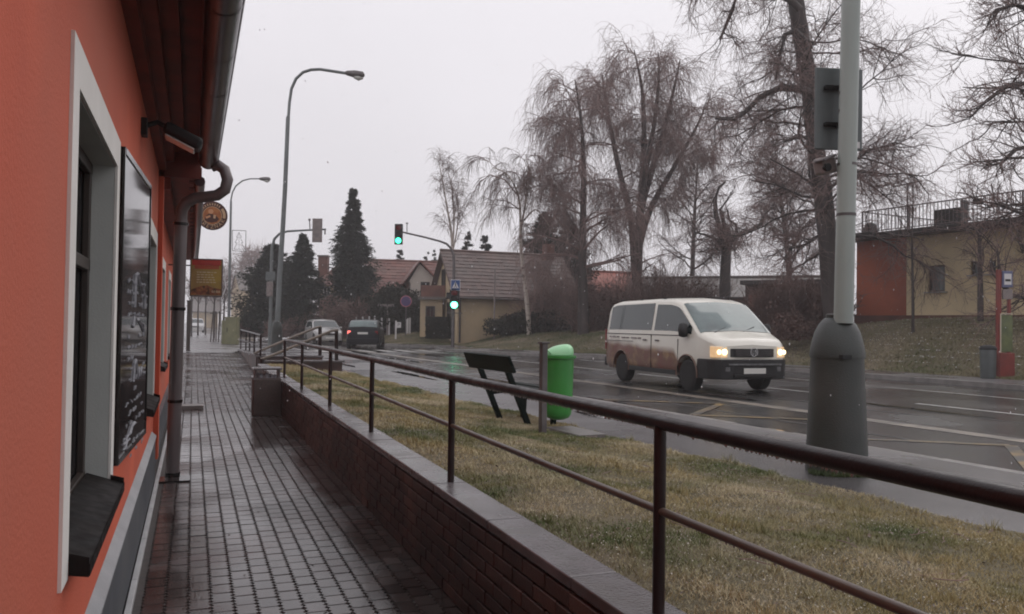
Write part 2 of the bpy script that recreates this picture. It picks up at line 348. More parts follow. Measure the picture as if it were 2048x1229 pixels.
MT['puddle'] = mat('standing_water', (.022, .021, .021), None, .02, spec=.6)
def puddle(cx, cy, cz, lx, ly, ang, sd):
    rr = random.Random(sd); n_ = 26; ph = [rr.uniform(0, 6.28) for _ in range(4)]; P = []
    for i in range(n_):
        a = 2 * math.pi * i / n_; k = 1 + .22 * math.sin(2 * a + ph[0]) + .16 * math.sin(3 * a + ph[1]) + .10 * math.sin(5 * a + ph[2]) + .06 * math.sin(8 * a + ph[3])
        u_, v_ = lx * k * math.cos(a), ly * k * math.sin(a); P.append((cx + u_ * math.cos(ang) - v_ * math.sin(ang), cy + u_ * math.sin(ang) + v_ * math.cos(ang), cz))
    struct(MB().poly(P).build('puddle', MT['puddle'], fix=True))
for i, (s_, t_, lx, ly) in enumerate([(21, 7.75, 2.2, .13), (26.5, 8.0, 2.6, .16), (31, 8.6, 2.4, .2), (17, 8.1, 1.6, .12), (28.5, 9.2, 1.8, .14), (35, 9.3, 2.0, .2), (24, 10.9, 1.6, .10), (33, 11.6, 2.2, .16), (12.5, 7.8, 1.6, .12), (8, 7.75, 1.4, .10), (13, 10.6, 1.5, .10), (10, 12.2, 1.6, .10)]):
    p = RD(s_, t_); puddle(p.x, p.y, Z_R + .0085 + .0004 * i, lx, ly, ROAD_ANG, i)
for i, (s_, t_, lx, ly) in enumerate([(19, 6.3, 1.5, .14), (24, 5.9, 1.4, .12), (14.5, 6.6, .9, .10), (9.5, 6.0, .9, .13), (28, 6.4, 1.8, .18), (5.2, 6.2, .7, .14)]):
    p = RD(s_, t_); puddle(p.x, p.y, Z_P + .003, lx, ly, ROAD_ANG, 40 + i)
# far side: kerb line given by points, then footpath and bank
KP = [gnd(2500, 815, .3), gnd(2048, 777, .3), gnd(1600, 742, .3), gnd(1200, 716, .3), gnd(1080, 711, .3), gnd(885, 701, .3), gnd(868, 695, .3), gnd(767, 691, .3), gnd(640, 686, .3), gnd(560, 681, .3)]
nR = (RD(0, 1) - RD(0, 0)).normalized()
KD = [nR, nR, nR, nR, (nR + FH * .5).normalized(), (nR + FH * 1.2).normalized(), (nR * .6 + FH).normalized(), FH, FH, FH]
KF = [1.9, 1.9, 1.8, 2.4, 2.6, 3.0, 2.6, 1.8, 2.0, 2.2]             # footpath width
KH = [2.05, 2.05, 2.05, 1.55, 1.35, 1.2, 1.1, .95, .85, .8]        # plateau height
def dens(L_, n=8):
    out = []
    for a, b in zip(L_, L_[1:]):
        for i in range(n): out.append(a + (b - a) * (i / n))
    return out + [L_[-1]]
P_, D_, F_, H_ = dens(KP), dens(KD), dens(KF), dens(KH)
V = []; Q = []; n = len(P_)
for p, d in zip(P_, D_):
    for off, z in ((0, .1), (0, .365), (.16, .365), ): V.append((p.x + d.x * off, p.y + d.y * off, z))
b = MB(); b.add(V, [(i * 3 + j, i * 3 + j + 1, i * 3 + j + 4, i * 3 + j + 3) for i in range(n - 1) for j in range(2)]); struct(b.build('far_kerb', MT['kerb'], fix=True))
V = []
for p, d, f in zip(P_, D_, F_):
    for off in (.16, f): V.append((p.x + d.x * off, p.y + d.y * off, .362))
b = MB(); b.add(V, [(i * 2, i * 2 + 1, i * 2 + 3, i * 2 + 2) for i in range(n - 1)]); struct(b.build('far_footpath', MT['path'], fix=True))
def sm(k): k = max(0, min(1, k)); return k * k * (3 - 2 * k)
V = []; offs = [0, .5, 1, 1.5, 2, 2.5, 3, 3.5, 4, 4.5, 5, 5.5, 6, 6.8, 8, 10, 14, 20, 30, 50, 90]
terr = []
for j, (p, d, f, h) in enumerate(zip(P_, D_, F_, H_)):
    row = []
    for i, o in enumerate(offs):
        q = f - .02 + o; x, y = p.x + d.x * q, p.y + d.y * q
        z = .36 + (h - .36) * sm(o / 6.4 * 1.02) + (.06 * math.sin(x * 1.1) * math.sin(y * .9) if 1 < o < 7 else 0)
        row.append((x, y, z))
    V += row; terr.append(row)
m = len(offs)
b = MB(); b.add(V, [(i * m + j, i * m + j + 1, (i + 1) * m + j + 1, (i + 1) * m + j) for i in range(n - 1) for j in range(m - 1)])
struct(b.build('grass_bank', MT['soil'], smooth=True, fix=True))
terr = np.array(terr)                                              # [column, row, xyz]

# near verge: turf sloping from the coping down to the path
def verge_edge(Y): return on_edge(Y, 4.95)[0]
def vergez(x, y):
    e = verge_edge(y); k = (x - 1.66) / max(.1, e - 1.66); return lerp(.578, .37, sm(k)) + (.012 * math.sin(x * 5.1 + y * 1.7) + .01 * math.sin(y * 4.3)) * max(0, min(1, (x - 1.66) / .35))
V = []; ny, nx = 150, 14
for i in range(ny + 1):
    y = lerp(-4, 20.42, i / ny); e = verge_edge(y) + .05 * math.sin(y * 2.1) + .03 * math.sin(y * 5.7)
    for j in range(nx + 1):
        x = lerp(1.60, e, j / nx); V.append((x, y, vergez(x, y)))
b = MB(); b.add(V, [(i * (nx + 1) + j, i * (nx + 1) + j + 1, (i + 1) * (nx + 1) + j + 1, (i + 1) * (nx + 1) + j) for i in range(ny) for j in range(nx)])
struct(b.build('verge', MT['soil'], smooth=True, fix=True))
m_ = MB(); m_.prism([(1.62, 20.42, -.1), (3.45, 20.42, -.1), (on_edge(20.42, 4.95)[0] + .05, 20.42, -.1), (on_edge(-4, 4.95)[0] + .02, -4, -.1), (1.62, -4, -.1)], (0, 0, .44)); struct(m_.build('verge_subsoil', MT['soil'], fix=True))

# ------------------------------------------------------------------ the sunken pavement of toothed pavers
pv = MB(); ys = [-12] + list(range(1, 15, 2)) + list(np.arange(15, 34, 1.0))
V = []
for y in ys:
    V += [(-.37, y, ramp(y) - .009), (1.9 if y > 20.6 else 1.47, y, ramp(y) - .009)]
pv.add(V, [(2 * i, 2 * i + 1, 2 * i + 3, 2 * i + 2) for i in range(len(ys) - 1)])
pave = struct(pv.build('pavement', MT['joint'], fix=True))
PW, PL = .1214, .166
def paver_geo():
    g = .0045; teeth = 3; side = []
    for i in range(teeth):
        y0 = -PL / 2 + g + (PL - 2 * g) * i / teeth; side += [(-.009, y0), (.009, y0 + (PL - 2 * g) / teeth * .45)]
    side.append((-.009, PL / 2 - g))
    right = [(PW / 2 - g + a, y) for a, y in side]; left = [(-PW / 2 + g + a, y) for a, y in reversed(side)]
    pol = right + left; k = len(pol); c = .0045
    top = [(x * (1 - 2 * c / PW), y * (1 - 2 * c / PL), 0) for x, y in pol]
    V = top + [(x, y, -.012) for x, y in pol]
    F_ = [tuple(range(k))] + [(i, i + k, (i + 1) % k + k, (i + 1) % k) for i in range(k)]
    return np.array(V), F_
pgV, pgF = paver_geo()
b = MB(); b.add(pgV, pgF); p0 = b.build('paver', MT['paver'], fix=True)
rows = int((33 - 1.0) / PL) + 2; ncol = 14; cnt = 0
bulk = MB(); Vb, Fb = [], []
for r in range(rows):
    for c in range(ncol + (3 if False else 0)):
        x = -.235 + PW * (c + .5); y = 1.0 + PL * r + (PL / 2 if c % 2 else 0)
        if y > 33.2: continue
        z = ramp(y) + random.uniform(-.0018, .0018); 
        if y >= 4.2 and cnt < 300:
            o = p0 if cnt == 0 else dup(p0); cnt += 1; o.parent = pave; o.location = (x, y, z)
            o.rotation_euler = (random.uniform(-.006, .006), random.uniform(-.008, .008), random.uniform(-.01, .01))
        else:
            bulk.add(pgV + np.array((x, y, z)), pgF)
if True:                                   # the strip widens a little beyond the steps
    for r in range(int(10 / PL)):
        for c in range(3):
            bulk.add(pgV + np.array((-.235 + PW * (14.5 + c), 23 + PL * r + (PL / 2 if c % 2 else 0), ramp(23 + PL * r))), pgF)
ob = bulk.build('paver', MT['paver'], pave, fix=False); stuff(ob)
b = MB()
for i in range(30):
    b.box((-.295, 1 + i * 1.0, ramp(1 + i) + .006), (.034, .99, .04))
struct(b.build('edging_strip', MT['strip'], bevel=.004))
struct(MB().box((-.02, 15.8, ramp(15.8) + .03), (.46, .34, .075)).build('door_step', MT['kerb'], bevel=.01))
struct(MB().box((-.14, 8.92, .004), (.30, .30, .02)).build('drain_cover', MT['darkmetal'], bevel=.004))
struct(MB().box((.75, 33.2, .352), (2.3, .22, .02)).build('drain_grate', MT['darkmetal']))

# ================================================================== RETAINING WALL, RAILING
rw = thing('retaining_wall', 'long low dark brick wall with a wet concrete coping between sunken pavement and grass', 'wall', (1.53, 9, 0))
def child(o, p): o.parent = p; o.matrix_parent_inverse = Matrix.Translation(-Vector(p.location)) if p.rotation_euler.z == 0 else p.matrix_basis.inverted(); return o
child(MB().box((1.56, 8.2, .26), (.22, 24.4, .56)).build('core', MT['mortar']), rw)
bk = MB(); bk.box((0, 0, 0), (.03, .243, .066)); bo = bk.build('brick', MT['brick'], bevel=.003, seg=1)
cnt = 0; first = True; bulk = MB()
for i in range(int(21 / .253)):
    for j in range(7):
        y = -.4 + i * .253 + (.1265 if j % 2 else 0); z = .036 + j * .0765
        if y > 20.2: continue
        dx = random.uniform(-.003, .003)
        if y > 1.9 and cnt < 300:
            o = bo if cnt == 0 else dup(bo); cnt += 1; o.location = (1.443 + dx, y, z); child(o, rw)
        else: bulk.box((1.443 + dx, y, z), (.03, .243, .066))
child(stuff(bulk.build('brick', MT['brick'])), rw)
for i in range(25):
    y = -3.5 + i + .0; L_ = .992
    if y > 20.4: break
    o = MB().box((1.532, y, .572 + random.uniform(-.002, .002)), (.215, L_, .05)).build('coping_slab', MT['coping'], bevel=.008); child(o, rw)
sw = thing('stair_wall', 'short dark wall beside the steps, nearer of the two, at the end of the grass', 'wall', (2.5, 20.5, .1), group='walls flanking the steps')
child(MB().box((2.52, 20.52, .30), (1.86, .18, .62)).build('wall_body', MT['brick']), sw)
child(MB().box((2.52, 20.52, .632), (1.94, .24, .045)).build('coping_slab', MT['coping'], bevel=.008), sw)
sw2 = thing('stair_wall', 'short dark wall on the far side of the steps, level with the second pair of handrail posts', 'wall', (2.4, 23.2, .1), group='walls flanking the steps')
child(MB().box((2.5, 23.15, .34), (1.7, .18, .56)).build('wall_body', MT['brick']), sw2)
child(MB().box((2.5, 23.15, .64), (1.76, .24, .045)).build('coping_slab', MT['coping'], bevel=.008), sw2)
sp = thing('steps', 'short flight of concrete steps down from the path to the sunken pavement', 'steps', (2.5, 21.8, .1))
for i in range(4):
    child(MB().box((1.75 + .45 * i, 21.85, .05 + .035 * i), (.45 if i else .6, 2.4, .2 + .04 * i)).build('step', MT['coping'], bevel=.01), sp)
child(MB().box((3.5, 21.85, .20), (.25, 2.4, .296)).build('step', MT['coping'], bevel=.01), sp)
rw2 = thing('retaining_wall', 'low dark wall that sinks into the ground beyond the steps', 'wall', (1.9, 30, .1))
b = MB(); b.prism([(1.62, 23.3, .0), (1.84, 23.3, .0), (1.95, 36.2, .2), (1.78, 36.2, .2)], (0, 0, .001))
b = MB(); b.add([(1.62, 23.3, 0), (1.84, 23.3, 0), (1.84, 23.3, .66), (1.62, 23.3, .66), (1.78, 36.2, .1), (1.95, 36.2, .1), (1.95, 36.2, .37), (1.78, 36.2, .37)], [(0, 1, 2, 3), (4, 7, 6, 5), (0, 3, 7, 4), (1, 5, 6, 2), (3, 2, 6, 7), (0, 4, 5, 1)])
child(b.build('wall_body', MT['brick'], fix=True), rw2)
b = MB(); b.add([(1.59, 23.3, .66), (1.87, 23.3, .66), (1.87, 23.3, .70), (1.59, 23.3, .70), (1.75, 36.2, .37), (1.98, 36.2, .37), (1.98, 36.2, .41), (1.75, 36.2, .41)], [(0, 1, 2, 3), (4, 7, 6, 5), (0, 3, 7, 4), (1, 5, 6, 2), (3, 2, 6, 7), (0, 4, 5, 1)])
child(b.build('coping_slab', MT['coping'], fix=True), rw2)

rl = thing('railing', 'long dark brown tubular railing along the grass, wet with hanging drops', 'railing', (1.545, 8, .6))
posts = [0.05, 2.53, 5.03, 7.53, 9.98, 12.7, 15.2]
for y in posts: child(MB().tube([(1.545, y, .59), (1.545, y, 1.25)], .022, 12).build('post', MT['rail'], smooth=40), rl)
child(MB().tube([(1.545, -1.4, 1.262)] + [(1.545 + .003 * math.sin(y), y, 1.262 + .002 * math.sin(y * 2)) for y in np.arange(0, 15, .5)] + [(1.545, 15.22, 1.262)], .025, 14).build('top_rail', MT['rail'], smooth=40), rl)
for a, c in zip([-1.4] + posts, posts): child(MB().tube([(1.545, a, .952), (1.545, c, .952)], .0145, 10).build('mid_rail', MT['railworn'], smooth=40), rl)
b = MB(); y = 1.6
while y < 9:
    y += random.uniform(.012, .034)
    rr = random.uniform(.003, .0058); b.lathe([(rr * .25, -rr * 1.5), (rr * .9, -rr * .7), (rr * .8, .2 * rr), (rr * .1, rr)], (1.545 + random.uniform(-.004, .004), y, 1.237), 6)
    if random.random() < .5 and y < 7: b.lathe([(rr * .25, -rr * 1.4), (rr * .8, -rr * .6), (rr * .1, rr)], (1.545, y, .938), 5)
child(stuff(b.build('water_drops', MT['drop'], smooth=True)), rl)
rl2 = thing('railing', 'short dark railing on the low wall beyond the steps, by the lamp post boot', 'railing', (1.75, 29, .5))
q = [(1.70, 22.9), (1.74, 25.9), (1.79, 28.9), (1.83, 31.6), (1.88, 36)]
for x, y in q: child(MB().tube([(x, y, .37 + (.66 - .37) * (36 - y) / 13), (x, y, 1.21)], .028, 8).build('post', MT['rail'], smooth=40), rl2)
child(MB().tube([(q[0][0], q[0][1], 1.21), (q[-1][0], q[-1][1], 1.21)], .028, 8).build('top_rail', MT['rail'], smooth=40), rl2)
child(MB().tube([(q[0][0], q[0][1], .92), (q[-1][0], q[-1][1], .80)], .018, 8).build('mid_rail', MT['rail'], smooth=40), rl2)
hr = thing('stair_handrail', 'pale sloping handrail of the steps, nearer one, on a dark post', 'handrail', (2.5, 20.5, .6), group='handrails of the steps')
child(MB().tube([at(676, 661, 20.2), at(664, 662, 20.2), at(600, 688, 19.9), at(540, 713, 19.7), at(522, 719, 19.6)], .032, 8).build('rail', MT['handrail'], smooth=40), hr)
child(MB().tube([at(673, 726, 20.3), at(673, 663, 20.2)], .045, 8).build('post', MT['rail'], smooth=40), hr)
child(MB().tube([at(524, 752, 19.5), at(524, 718, 19.5)], .05, 8).build('post', MT['rail'], smooth=40), hr)
hr2 = thing('stair_handrail', 'pale sloping handrail of the steps, farther one, ending by the lamp boot', 'handrail', (2.5, 23, .6), group='handrails of the steps')
child(MB().tube([at(643, 654, 22.8), at(632, 656, 22.8), at(580, 677, 22.4), at(528, 699, 22.1), at(508, 708, 22)], .032, 8).build('rail', MT['handrail'], smooth=40), hr2)
child(MB().tube([at(640, 714, 22.8), at(640, 655, 22.8)], .05, 8).build('post', MT['rail'], smooth=40), hr2)

# ================================================================== THE ORANGE BUILDING
bld = thing('restaurant_building', 'long orange plastered house close on the left with white window frames and deep dark eaves', 'building', (-.36, 8, 0))
XW = -.36
def wallseg(mb, x, y0, y1, z0, z1, ops, th=.35):
    ops = sorted(ops); y = y0
    for a, c, lo, hi in ops:
        mb.box((x - th / 2, (y + a) / 2, (z0 + z1) / 2), (th, a - y, z1 - z0))
        mb.box((x - th / 2, (a + c) / 2, (z0 + lo) / 2), (th, c - a, lo - z0)); mb.box((x - th / 2, (a + c) / 2, (hi + z1) / 2), (th, c - a, z1 - hi)); y = c
    mb.box((x - th / 2, (y + y1) / 2, (z0 + z1) / 2), (th, y1 - y, z1 - z0))
WN = [(2.93, 4.35, .83, 2.33), (7.52, 8.98, .83, 2.33)]
b = MB(); wallseg(b, XW, -5, 9.3, .42, 3.3, WN); child(b.build('wall', MT['plaster']), bld)
WN2 = [(11.9, 13.2, .95, 2.3), (15.3, 16.6, .95, 2.3), (18.8, 20.0, .95, 2.3)]
b = MB(); wallseg(b, -.40, 9.302, 22.4, .30, 3.2, WN2); child(b.build('wall', MT['plaster']), bld)
b = MB(); b.box((-.42, 9.42, 1.7), (.22, .22, 3.1)); child(b.build('pilaster', MT['plaster']), bld)
# plinth with a sloped pale ledge
child(MB().box((-.50, 2.0, .2), (.36, 13.9, .44)).build('plinth', MT['plinth']), bld)
b = MB(); b.prism([(-.42, -4.9, .42), (-.315, -4.9, .42), (-.315, -4.9, .436), (-.358, -4.9, .478), (-.42, -4.9, .478)], (0, 13.9, 0)); child(b.build('plinth_ledge', MT['ledge'], fix=True), bld)
child(MB().box((-.50, 16, .16), (.3, 12.5, .5)).build('plinth', MT['plinth']), bld)
def window(ops, x, parent, deep=.12, sill=True):
    for a, c, lo, hi in ops:
        fr = MB(); w = .14; X = x + .004
        for (y0, y1, z0, z1) in ((a - w, a, lo - .05, hi + w), (c, c + w, lo - .05, hi + w), (a, c, hi, hi + w)):
            fr.box((X, (y0 + y1) / 2, (z0 + z1) / 2), (.014, y1 - y0, z1 - z0))
        win = child(fr.build('window', MT['white']), parent)
        def sub(o): o.parent = win; o.matrix_parent_inverse = Matrix.Identity(4); return o
        r = MB(); t = .004
        r.box((x - deep / 2 - .002, a + t / 2 + .001, (lo + hi) / 2), (deep, t, hi - lo - .004)); r.box((x - deep / 2 - .002, c - t / 2 - .001, (lo + hi) / 2), (deep, t, hi - lo - .004)); r.box((x - deep / 2 - .002, (a + c) / 2, hi - t / 2 - .001), (deep, c - a - .014, t))
        sub(r.build('reveal', MT['reveal']))
        sub(MB().box((x - deep - .012, (a + c) / 2, (lo + hi) / 2), (.008, c - a, hi - lo)).build('pane', MT['glass']))
        f2 = MB(); fx = x - deep + .008
        for y0, y1, z0, z1 in ((a + .01, a + .07, lo, hi), (c - .07, c - .01, lo, hi), ((a + c) / 2 - .04, (a + c) / 2 + .04, lo, hi)):
            f2.box((fx, (y0 + y1) / 2, (z0 + z1) / 2), (.03, y1 - y0, z1 - z0))
        for z in (lo + .03, lo + (hi - lo) * .68, hi - .03): f2.box((fx + .002, (a + c) / 2, z), (.03, c - a - .02, .055))
        sub(f2.build('sash', MT['mullion'], bevel=.004))
        # folded sheet metal sill with raised ends
        s_ = MB(); xo = x + .07; xi = x - deep + .03
        s_.add([(xi, a + .006, lo + .045), (xo, a + .006, lo - .012), (xo, c - .006, lo - .012), (xi, c - .006, lo + .045), (xi, a + .006, lo + .039), (xo, a + .006, lo - .018), (xo, c - .006, lo - .018), (xi, c - .006, lo + .039)],
               [(0, 1, 2, 3), (7, 6, 5, 4), (0, 4, 5, 1), (1, 5, 6, 2), (2, 6, 7, 3), (3, 7, 4, 0)])
        s_.box((xo + .001, (a + c) / 2, lo - .028), (.004, c - a - .008, .038))
        for y in (a + .002, c - .006): s_.prism([(x + .012, y, lo - .04), (xo, y, lo - .05), (xo, y, lo + .012), (x + .012, y, lo + .03)], (0, .004, 0))
        sub(s_.build('sill', MT['sill'], fix=True))
window(WN, XW, bld); window(WN2, -.40, bld, .1)
# eaves: stepped cornice, soffit, fascia, roof, gutter
b = MB(); b.box((-.34, 2.15, 3.20), (.10, 14.3, .10)); b.box((-.30, 2.15, 3.30), (.18, 14.3, .10)); b.box((-.25, 2.15, 3.39), (.28, 14.3, .08)); child(b.build('cornice', MT['eave']), bld)
child(MB().box((-.13, 2.15, 3.45), (.56, 14.3, .04)).build('soffit', MT['eave']), bld)
child(MB().box((.03, 2.15, 3.36), (.025, 14.3, .22)).build('fascia', MT['eave']), bld)
b = MB(); b.prism([(.17, -5, 3.44), (.17, -5, 3.50), (-3.2, -5, 5.95), (-3.2, -5, 5.89)], (0, 14.3, 0)); child(b.build('roof', MT['roofd'], fix=True), bld)
b = MB(); b.prism([(.06, 9.5, 3.12), (.06, 9.5, 3.24), (-3.2, 9.5, 5.6), (-3.2, 9.5, 5.48)], (0, 12.9, 0)); child(b.build('roof', MT['eave'], fix=True), bld)
child(MB().box((-.20, 15.9, 3.13), (.44, 12.9, .05)).build('soffit', MT['eave']), bld)
child(MB().box((-.33, 15.9, 3.04), (.16, 12.9, .12)).build('cornice', MT['eave']), bld)
for i in range(26): child(MB().tube([(-.06, 9.6 + i * .5, 3.13), (.08, 9.6 + i * .5, 3.10)], .05, 8).build('eave_tile', MT['gutter'], smooth=40), bld)
child(MB().tube([(.04, 9.35, 3.07), (.04, 22.4, 3.04)], .055, 12).build('gutter', MT['gutter'], smooth=40), bld)
child(MB().box((-.17, 9.33, 3.32), (.44, .04, .46)).build('end_board', MT['eave']), bld)
child(MB().box((-.45, 15.9, 3.3), (.12, 12.9, .28)).build('wall_head', MT['eave']), bld)
# main gutter: open half round with rim beads and brackets
g = MB(); gx, gz, gr = .115, 3.235, .092; prof = [(gx + gr * math.cos(a_), gz + gr * math.sin(a_)) for a_ in np.linspace(-math.pi, 0, 15)]
V = []; yy = list(np.arange(-5, 9.0, .5)) + [9.0]
for y in yy: V += [(x, y, z) for x, z in prof]
k = len(prof); g.add(V, [(i * k + j, i * k + j + 1, (i + 1) * k + j + 1, (i + 1) * k + j) for i in range(len(yy) - 1) for j in range(k - 1)])
g.poly([(x, 9.0, z) for x, z in prof]); g.tube([(gx + gr, -5, gz + .004), (gx + gr, 9.0, gz + .004)], .011, 6)
child(g.build('gutter', MT['gutter'], smooth=50), bld)
for i in range(12):
    b = MB(); y = -.5 + i * .82; V = []
    for yy_ in (y - .013, y + .013): V += [(gx + (gr + .004) * math.cos(a_), yy_, gz + (gr + .004) * math.sin(a_)) for a_ in np.linspace(-math.pi, .1, 13)]
    b.add(V, [(j, j + 1, 14 + j, 13 + j) for j in range(12)]); child(b.build('gutter_bracket', MT['gutter'], smooth=50), bld)
# swan neck and downpipe
dp = thing('downpipe', 'grey rain pipe with a big swan neck running down the orange house', 'drainpipe', (-.2, 8.9, 0))
neck = [at(425, 333, 8.35), at(436, 331, 8.35), at(449, 340, 8.35), at(455, 360, 8.35), at(450, 380, 8.35), at(434, 391, 8.35), at(412, 394, 8.35), at(390, 397, 8.35), at(373, 405, 8.35), at(364, 420, 8.36), at(362, 440, 8.37)]
child(MB().tube(neck, .057, 16).build('swan_neck', MT['pipe'], smooth=50), dp)
ft = gnd(345, 952, 0)
child(MB().tube([neck[-1], ft + Vector((0, 0, .0))], [.062, .066], 16).build('pipe', MT['pipe'], smooth=50), dp)
for f_ in (.01, .34, .70, .985):
    p = neck[-1].lerp(ft, f_); q_ = neck[-1].lerp(ft, f_ + .012); child(MB().tube([p, q_], .073, 16).build('pipe_clamp', MT['darkmetal'], smooth=50), dp)
# floodlight on the wall
fl = thing('wall_floodlight', 'black floodlight on a short arm high on the orange wall above the blackboard', 'lamp', (-.36, 6.2, 2.9))
pa = Vector((-.36, 6.25, 2.93))
child(MB().box(pa + Vector((.02, 0, 0)), (.04, .12, .12)).build('wall_plate', MT['black'], bevel=.006), fl)
child(MB().tube([pa, pa + Vector((.10, .02, .05)), pa + Vector((.17, .03, .02))], .018, 8).build('arm', MT['black'], smooth=40), fl)
rot = Matrix.Rotation(R(25), 3, 'Y')
child(MB().box(pa + Vector((.27, .03, -.04)), (.27, .2, .085), rot=rot).build('housing', MT['black'], bevel=.025), fl)
child(MB().box(pa + Vector((.25, .03, -.088)), (.21, .17, .012), rot=rot).build('lens', MT['lampb'], bevel=.003), fl)
# glazed blackboard
bb = thing('blackboard', 'tall glossy black menu board with chalk writing between the two near windows', 'blackboard', (-.346, 4.53, 1.7))
BY0, BY1, BZ0, BZ1 = 4.53, 5.80, .87, 2.46
child(MB().box((-.346, (BY0 + BY1) / 2, (BZ0 + BZ1) / 2), (.022, BY1 - BY0, BZ1 - BZ0)).build('panel', MT['board']), bb)
b = MB()
for y in (BY0 + .009, BY1 - .009): b.box((-.343, y, (BZ0 + BZ1) / 2), (.026, .018, BZ1 - BZ0))
for z in (BZ0 + .015, BZ1 - .015): b.box((-.342, (BY0 + BY1) / 2, z), (.026, BY1 - BY0 - .06, .03))
child(b.build('frame', MT['darkmetal']), bb)
def cy(u): return lerp(BY0 + .1, BY1 - .1, u)
def cz(v): return lerp(BZ0 + .1, BZ1 - .1, v)
def stroke(mb, pts, w=.008): mb.tube([(-.3335, cy(u), cz(v)) for u, v in pts], w / 2, 4)
b = MB()
stroke(b, [(.40, .50), (.42, .63), (.52, .64), (.62, .60), (.74, .60), (.86, .55), (.88, .50)], .022)
stroke(b, [(.36, .42), (.40, .46), (.5, .445), (.6, .45), (.72, .43), (.85, .40)], .02)
stroke(b, [(.42, .20), (.46, .27), (.52, .285), (.58, .25), (.62, .205), (.67, .245), (.72, .21), (.78, .245)], .018)
stroke(b, [(.33, .0), (.40, .022), (.5, .028), (.56, .022)], .02)
stroke(b, [(.08, -.015), (.16, -.02), (.24, -.0), (.34, .0)], .014); stroke(b, [(.08, -.035), (.16, -.04), (.24, -.02), (.34, -.02)], .012)
rr = random.Random(3)
for row in range(17):                                              # rows of illegible chalk handwriting
    v = .60 - row * .043; u = .10 + rr.random() * .1
    while u < .9:
        L_ = rr.uniform(.06, .15); k = rr.random()
        if k < .62:
            pts = []; uu = u
            while uu < u + L_: pts.append((uu, v + rr.uniform(-.010, .010))); uu += .011
            if len(pts) > 2: stroke(b, pts, .0055)
        u += L_ + rr.uniform(.02, .07)
child(stuff(b.build('chalk_writing', MT['chalk'])), bb)
bb.rotation_euler = (0, 0, R(-3.0))
# round brewery sign, hanging square to the wall
SR = Matrix.Rotation(-YAW * .55, 4, 'Z')
def plate_frame(loc, ang): return Matrix.Translation(loc) @ Matrix.Rotation(ang, 4, 'Z') @ Matrix.Rotation(R(90), 4, 'X')   # local x right, y up, z towards the camera
rs_c = at(425, 432, 15.6); MF = plate_frame(rs_c, -R(8))
rs = thing('round_sign', 'round brown beer sign with a drinker emblem hanging above the pavement', 'sign', rs_c)
def put(o, M_, p): o.data.transform(M_); o.data.update(); return child(o, p)
RS = .272
def disc(r0, r1, z0, z1, n=48):
    b = MB(); b.lathe([(r0, z0), (r1, z0), (r1, z1), (r0, z1)], n=n, cap=False); return b
MT['sbrown'] = mat('sign_dark_brown', (.075, .028, .022), (.055, .02, .016), .4, scale=10)
MT['sbeige'] = mat('sign_beige', (.50, .36, .22), None, .5); MT['sorange'] = mat('sign_orange_brown', (.42, .17, .05), (.30, .10, .035), .5, scale=14)
MT['sface'] = mat('sign_face_tone', (.55, .30, .16), None, .5)
put(MB().lathe([(RS, -.03), (RS, .03)], n=48).build('plate', MT['sbrown'], smooth=40), MF, rs)
put(disc(RS * .60, RS * .635, .031, .034).build('ring', MT['sbeige'], fix=True), MF, rs)
put(MB().lathe([(RS * .60, .031), (RS * .60, .033)], n=40).build('emblem_ground', MT['sorange']), MF, rs)
b = MB()                                                          # seated drinker: torso, arm, tankard
b.prism([(x * RS, y * RS, .034) for x, y in ((-.50, -.30), (-.42, -.02), (-.22, .12), (.02, .10), (.28, -.02), (.46, -.22), (.30, -.42), (-.05, -.50), (-.34, -.45))], (0, 0, .003)); put(b.build('emblem_coat', MT['sbrown'], fix=True), MF, rs)
b = MB(); b.lathe([(RS * .17, .034), (RS * .17, .037)], (-.10 * RS, .28 * RS, 0), 16); b.prism([(x * RS, y * RS, .038) for x, y in ((-.45, -.10), (-.15, .02), (-.10, -.10), (-.38, -.24))], (0, 0, .002)); put(b.build('emblem_head', MT['sface'], fix=True), MF, rs)
b = MB(); b.prism([(x * RS, y * RS, .041) for x, y in ((.08, -.20), (.22, -.20), (.24, .04), (.08, .04))], (0, 0, .002)); put(b.build('emblem_tankard', MT['sbeige'], fix=True), MF, rs)
b = MB(); b.prism([(RS * .7 * math.cos(a_), RS * .7 * math.sin(a_), .031) for a_ in np.linspace(R(-12), R(38), 9)] + [(RS * .88 * math.cos(a_), RS * .88 * math.sin(a_), .031) for a_ in np.linspace(R(38), R(-12), 9)], (0, 0, .003)); put(b.build('arc_band', MT['sbeige'], fix=True), MF, rs)
for i, ch in enumerate('BŘEZŇÁK'):
    a_ = R(-90 + (i - 3) * 21); Lm = Matrix.Translation((RS * .80 * math.cos(a_), RS * .80 * math.sin(a_), .033)) @ Matrix.Rotation(a_ + R(90), 4, 'Z')
    child(text('letter', ch, RS * .36, MT['sbeige'], None, MF @ Lm), rs)
for i in range(9):
    a_ = R(150 - i * 12); b = MB(); b.box((0, 0, .033), (RS * .07, RS * .15, .003)); o = b.build('letter_block', MT['sbeige']); put(o, MF @ Matrix.Rotation(a_ - R(90), 4, 'Z') @ Matrix.Translation((0, RS * .79, 0)), rs)
child(MB().tube([rs_c + Vector((-.76, 0, .12)), rs_c + Vector((-.2, 0, .12))], .012, 6).build('bracket', MT['darkmetal']), rs)
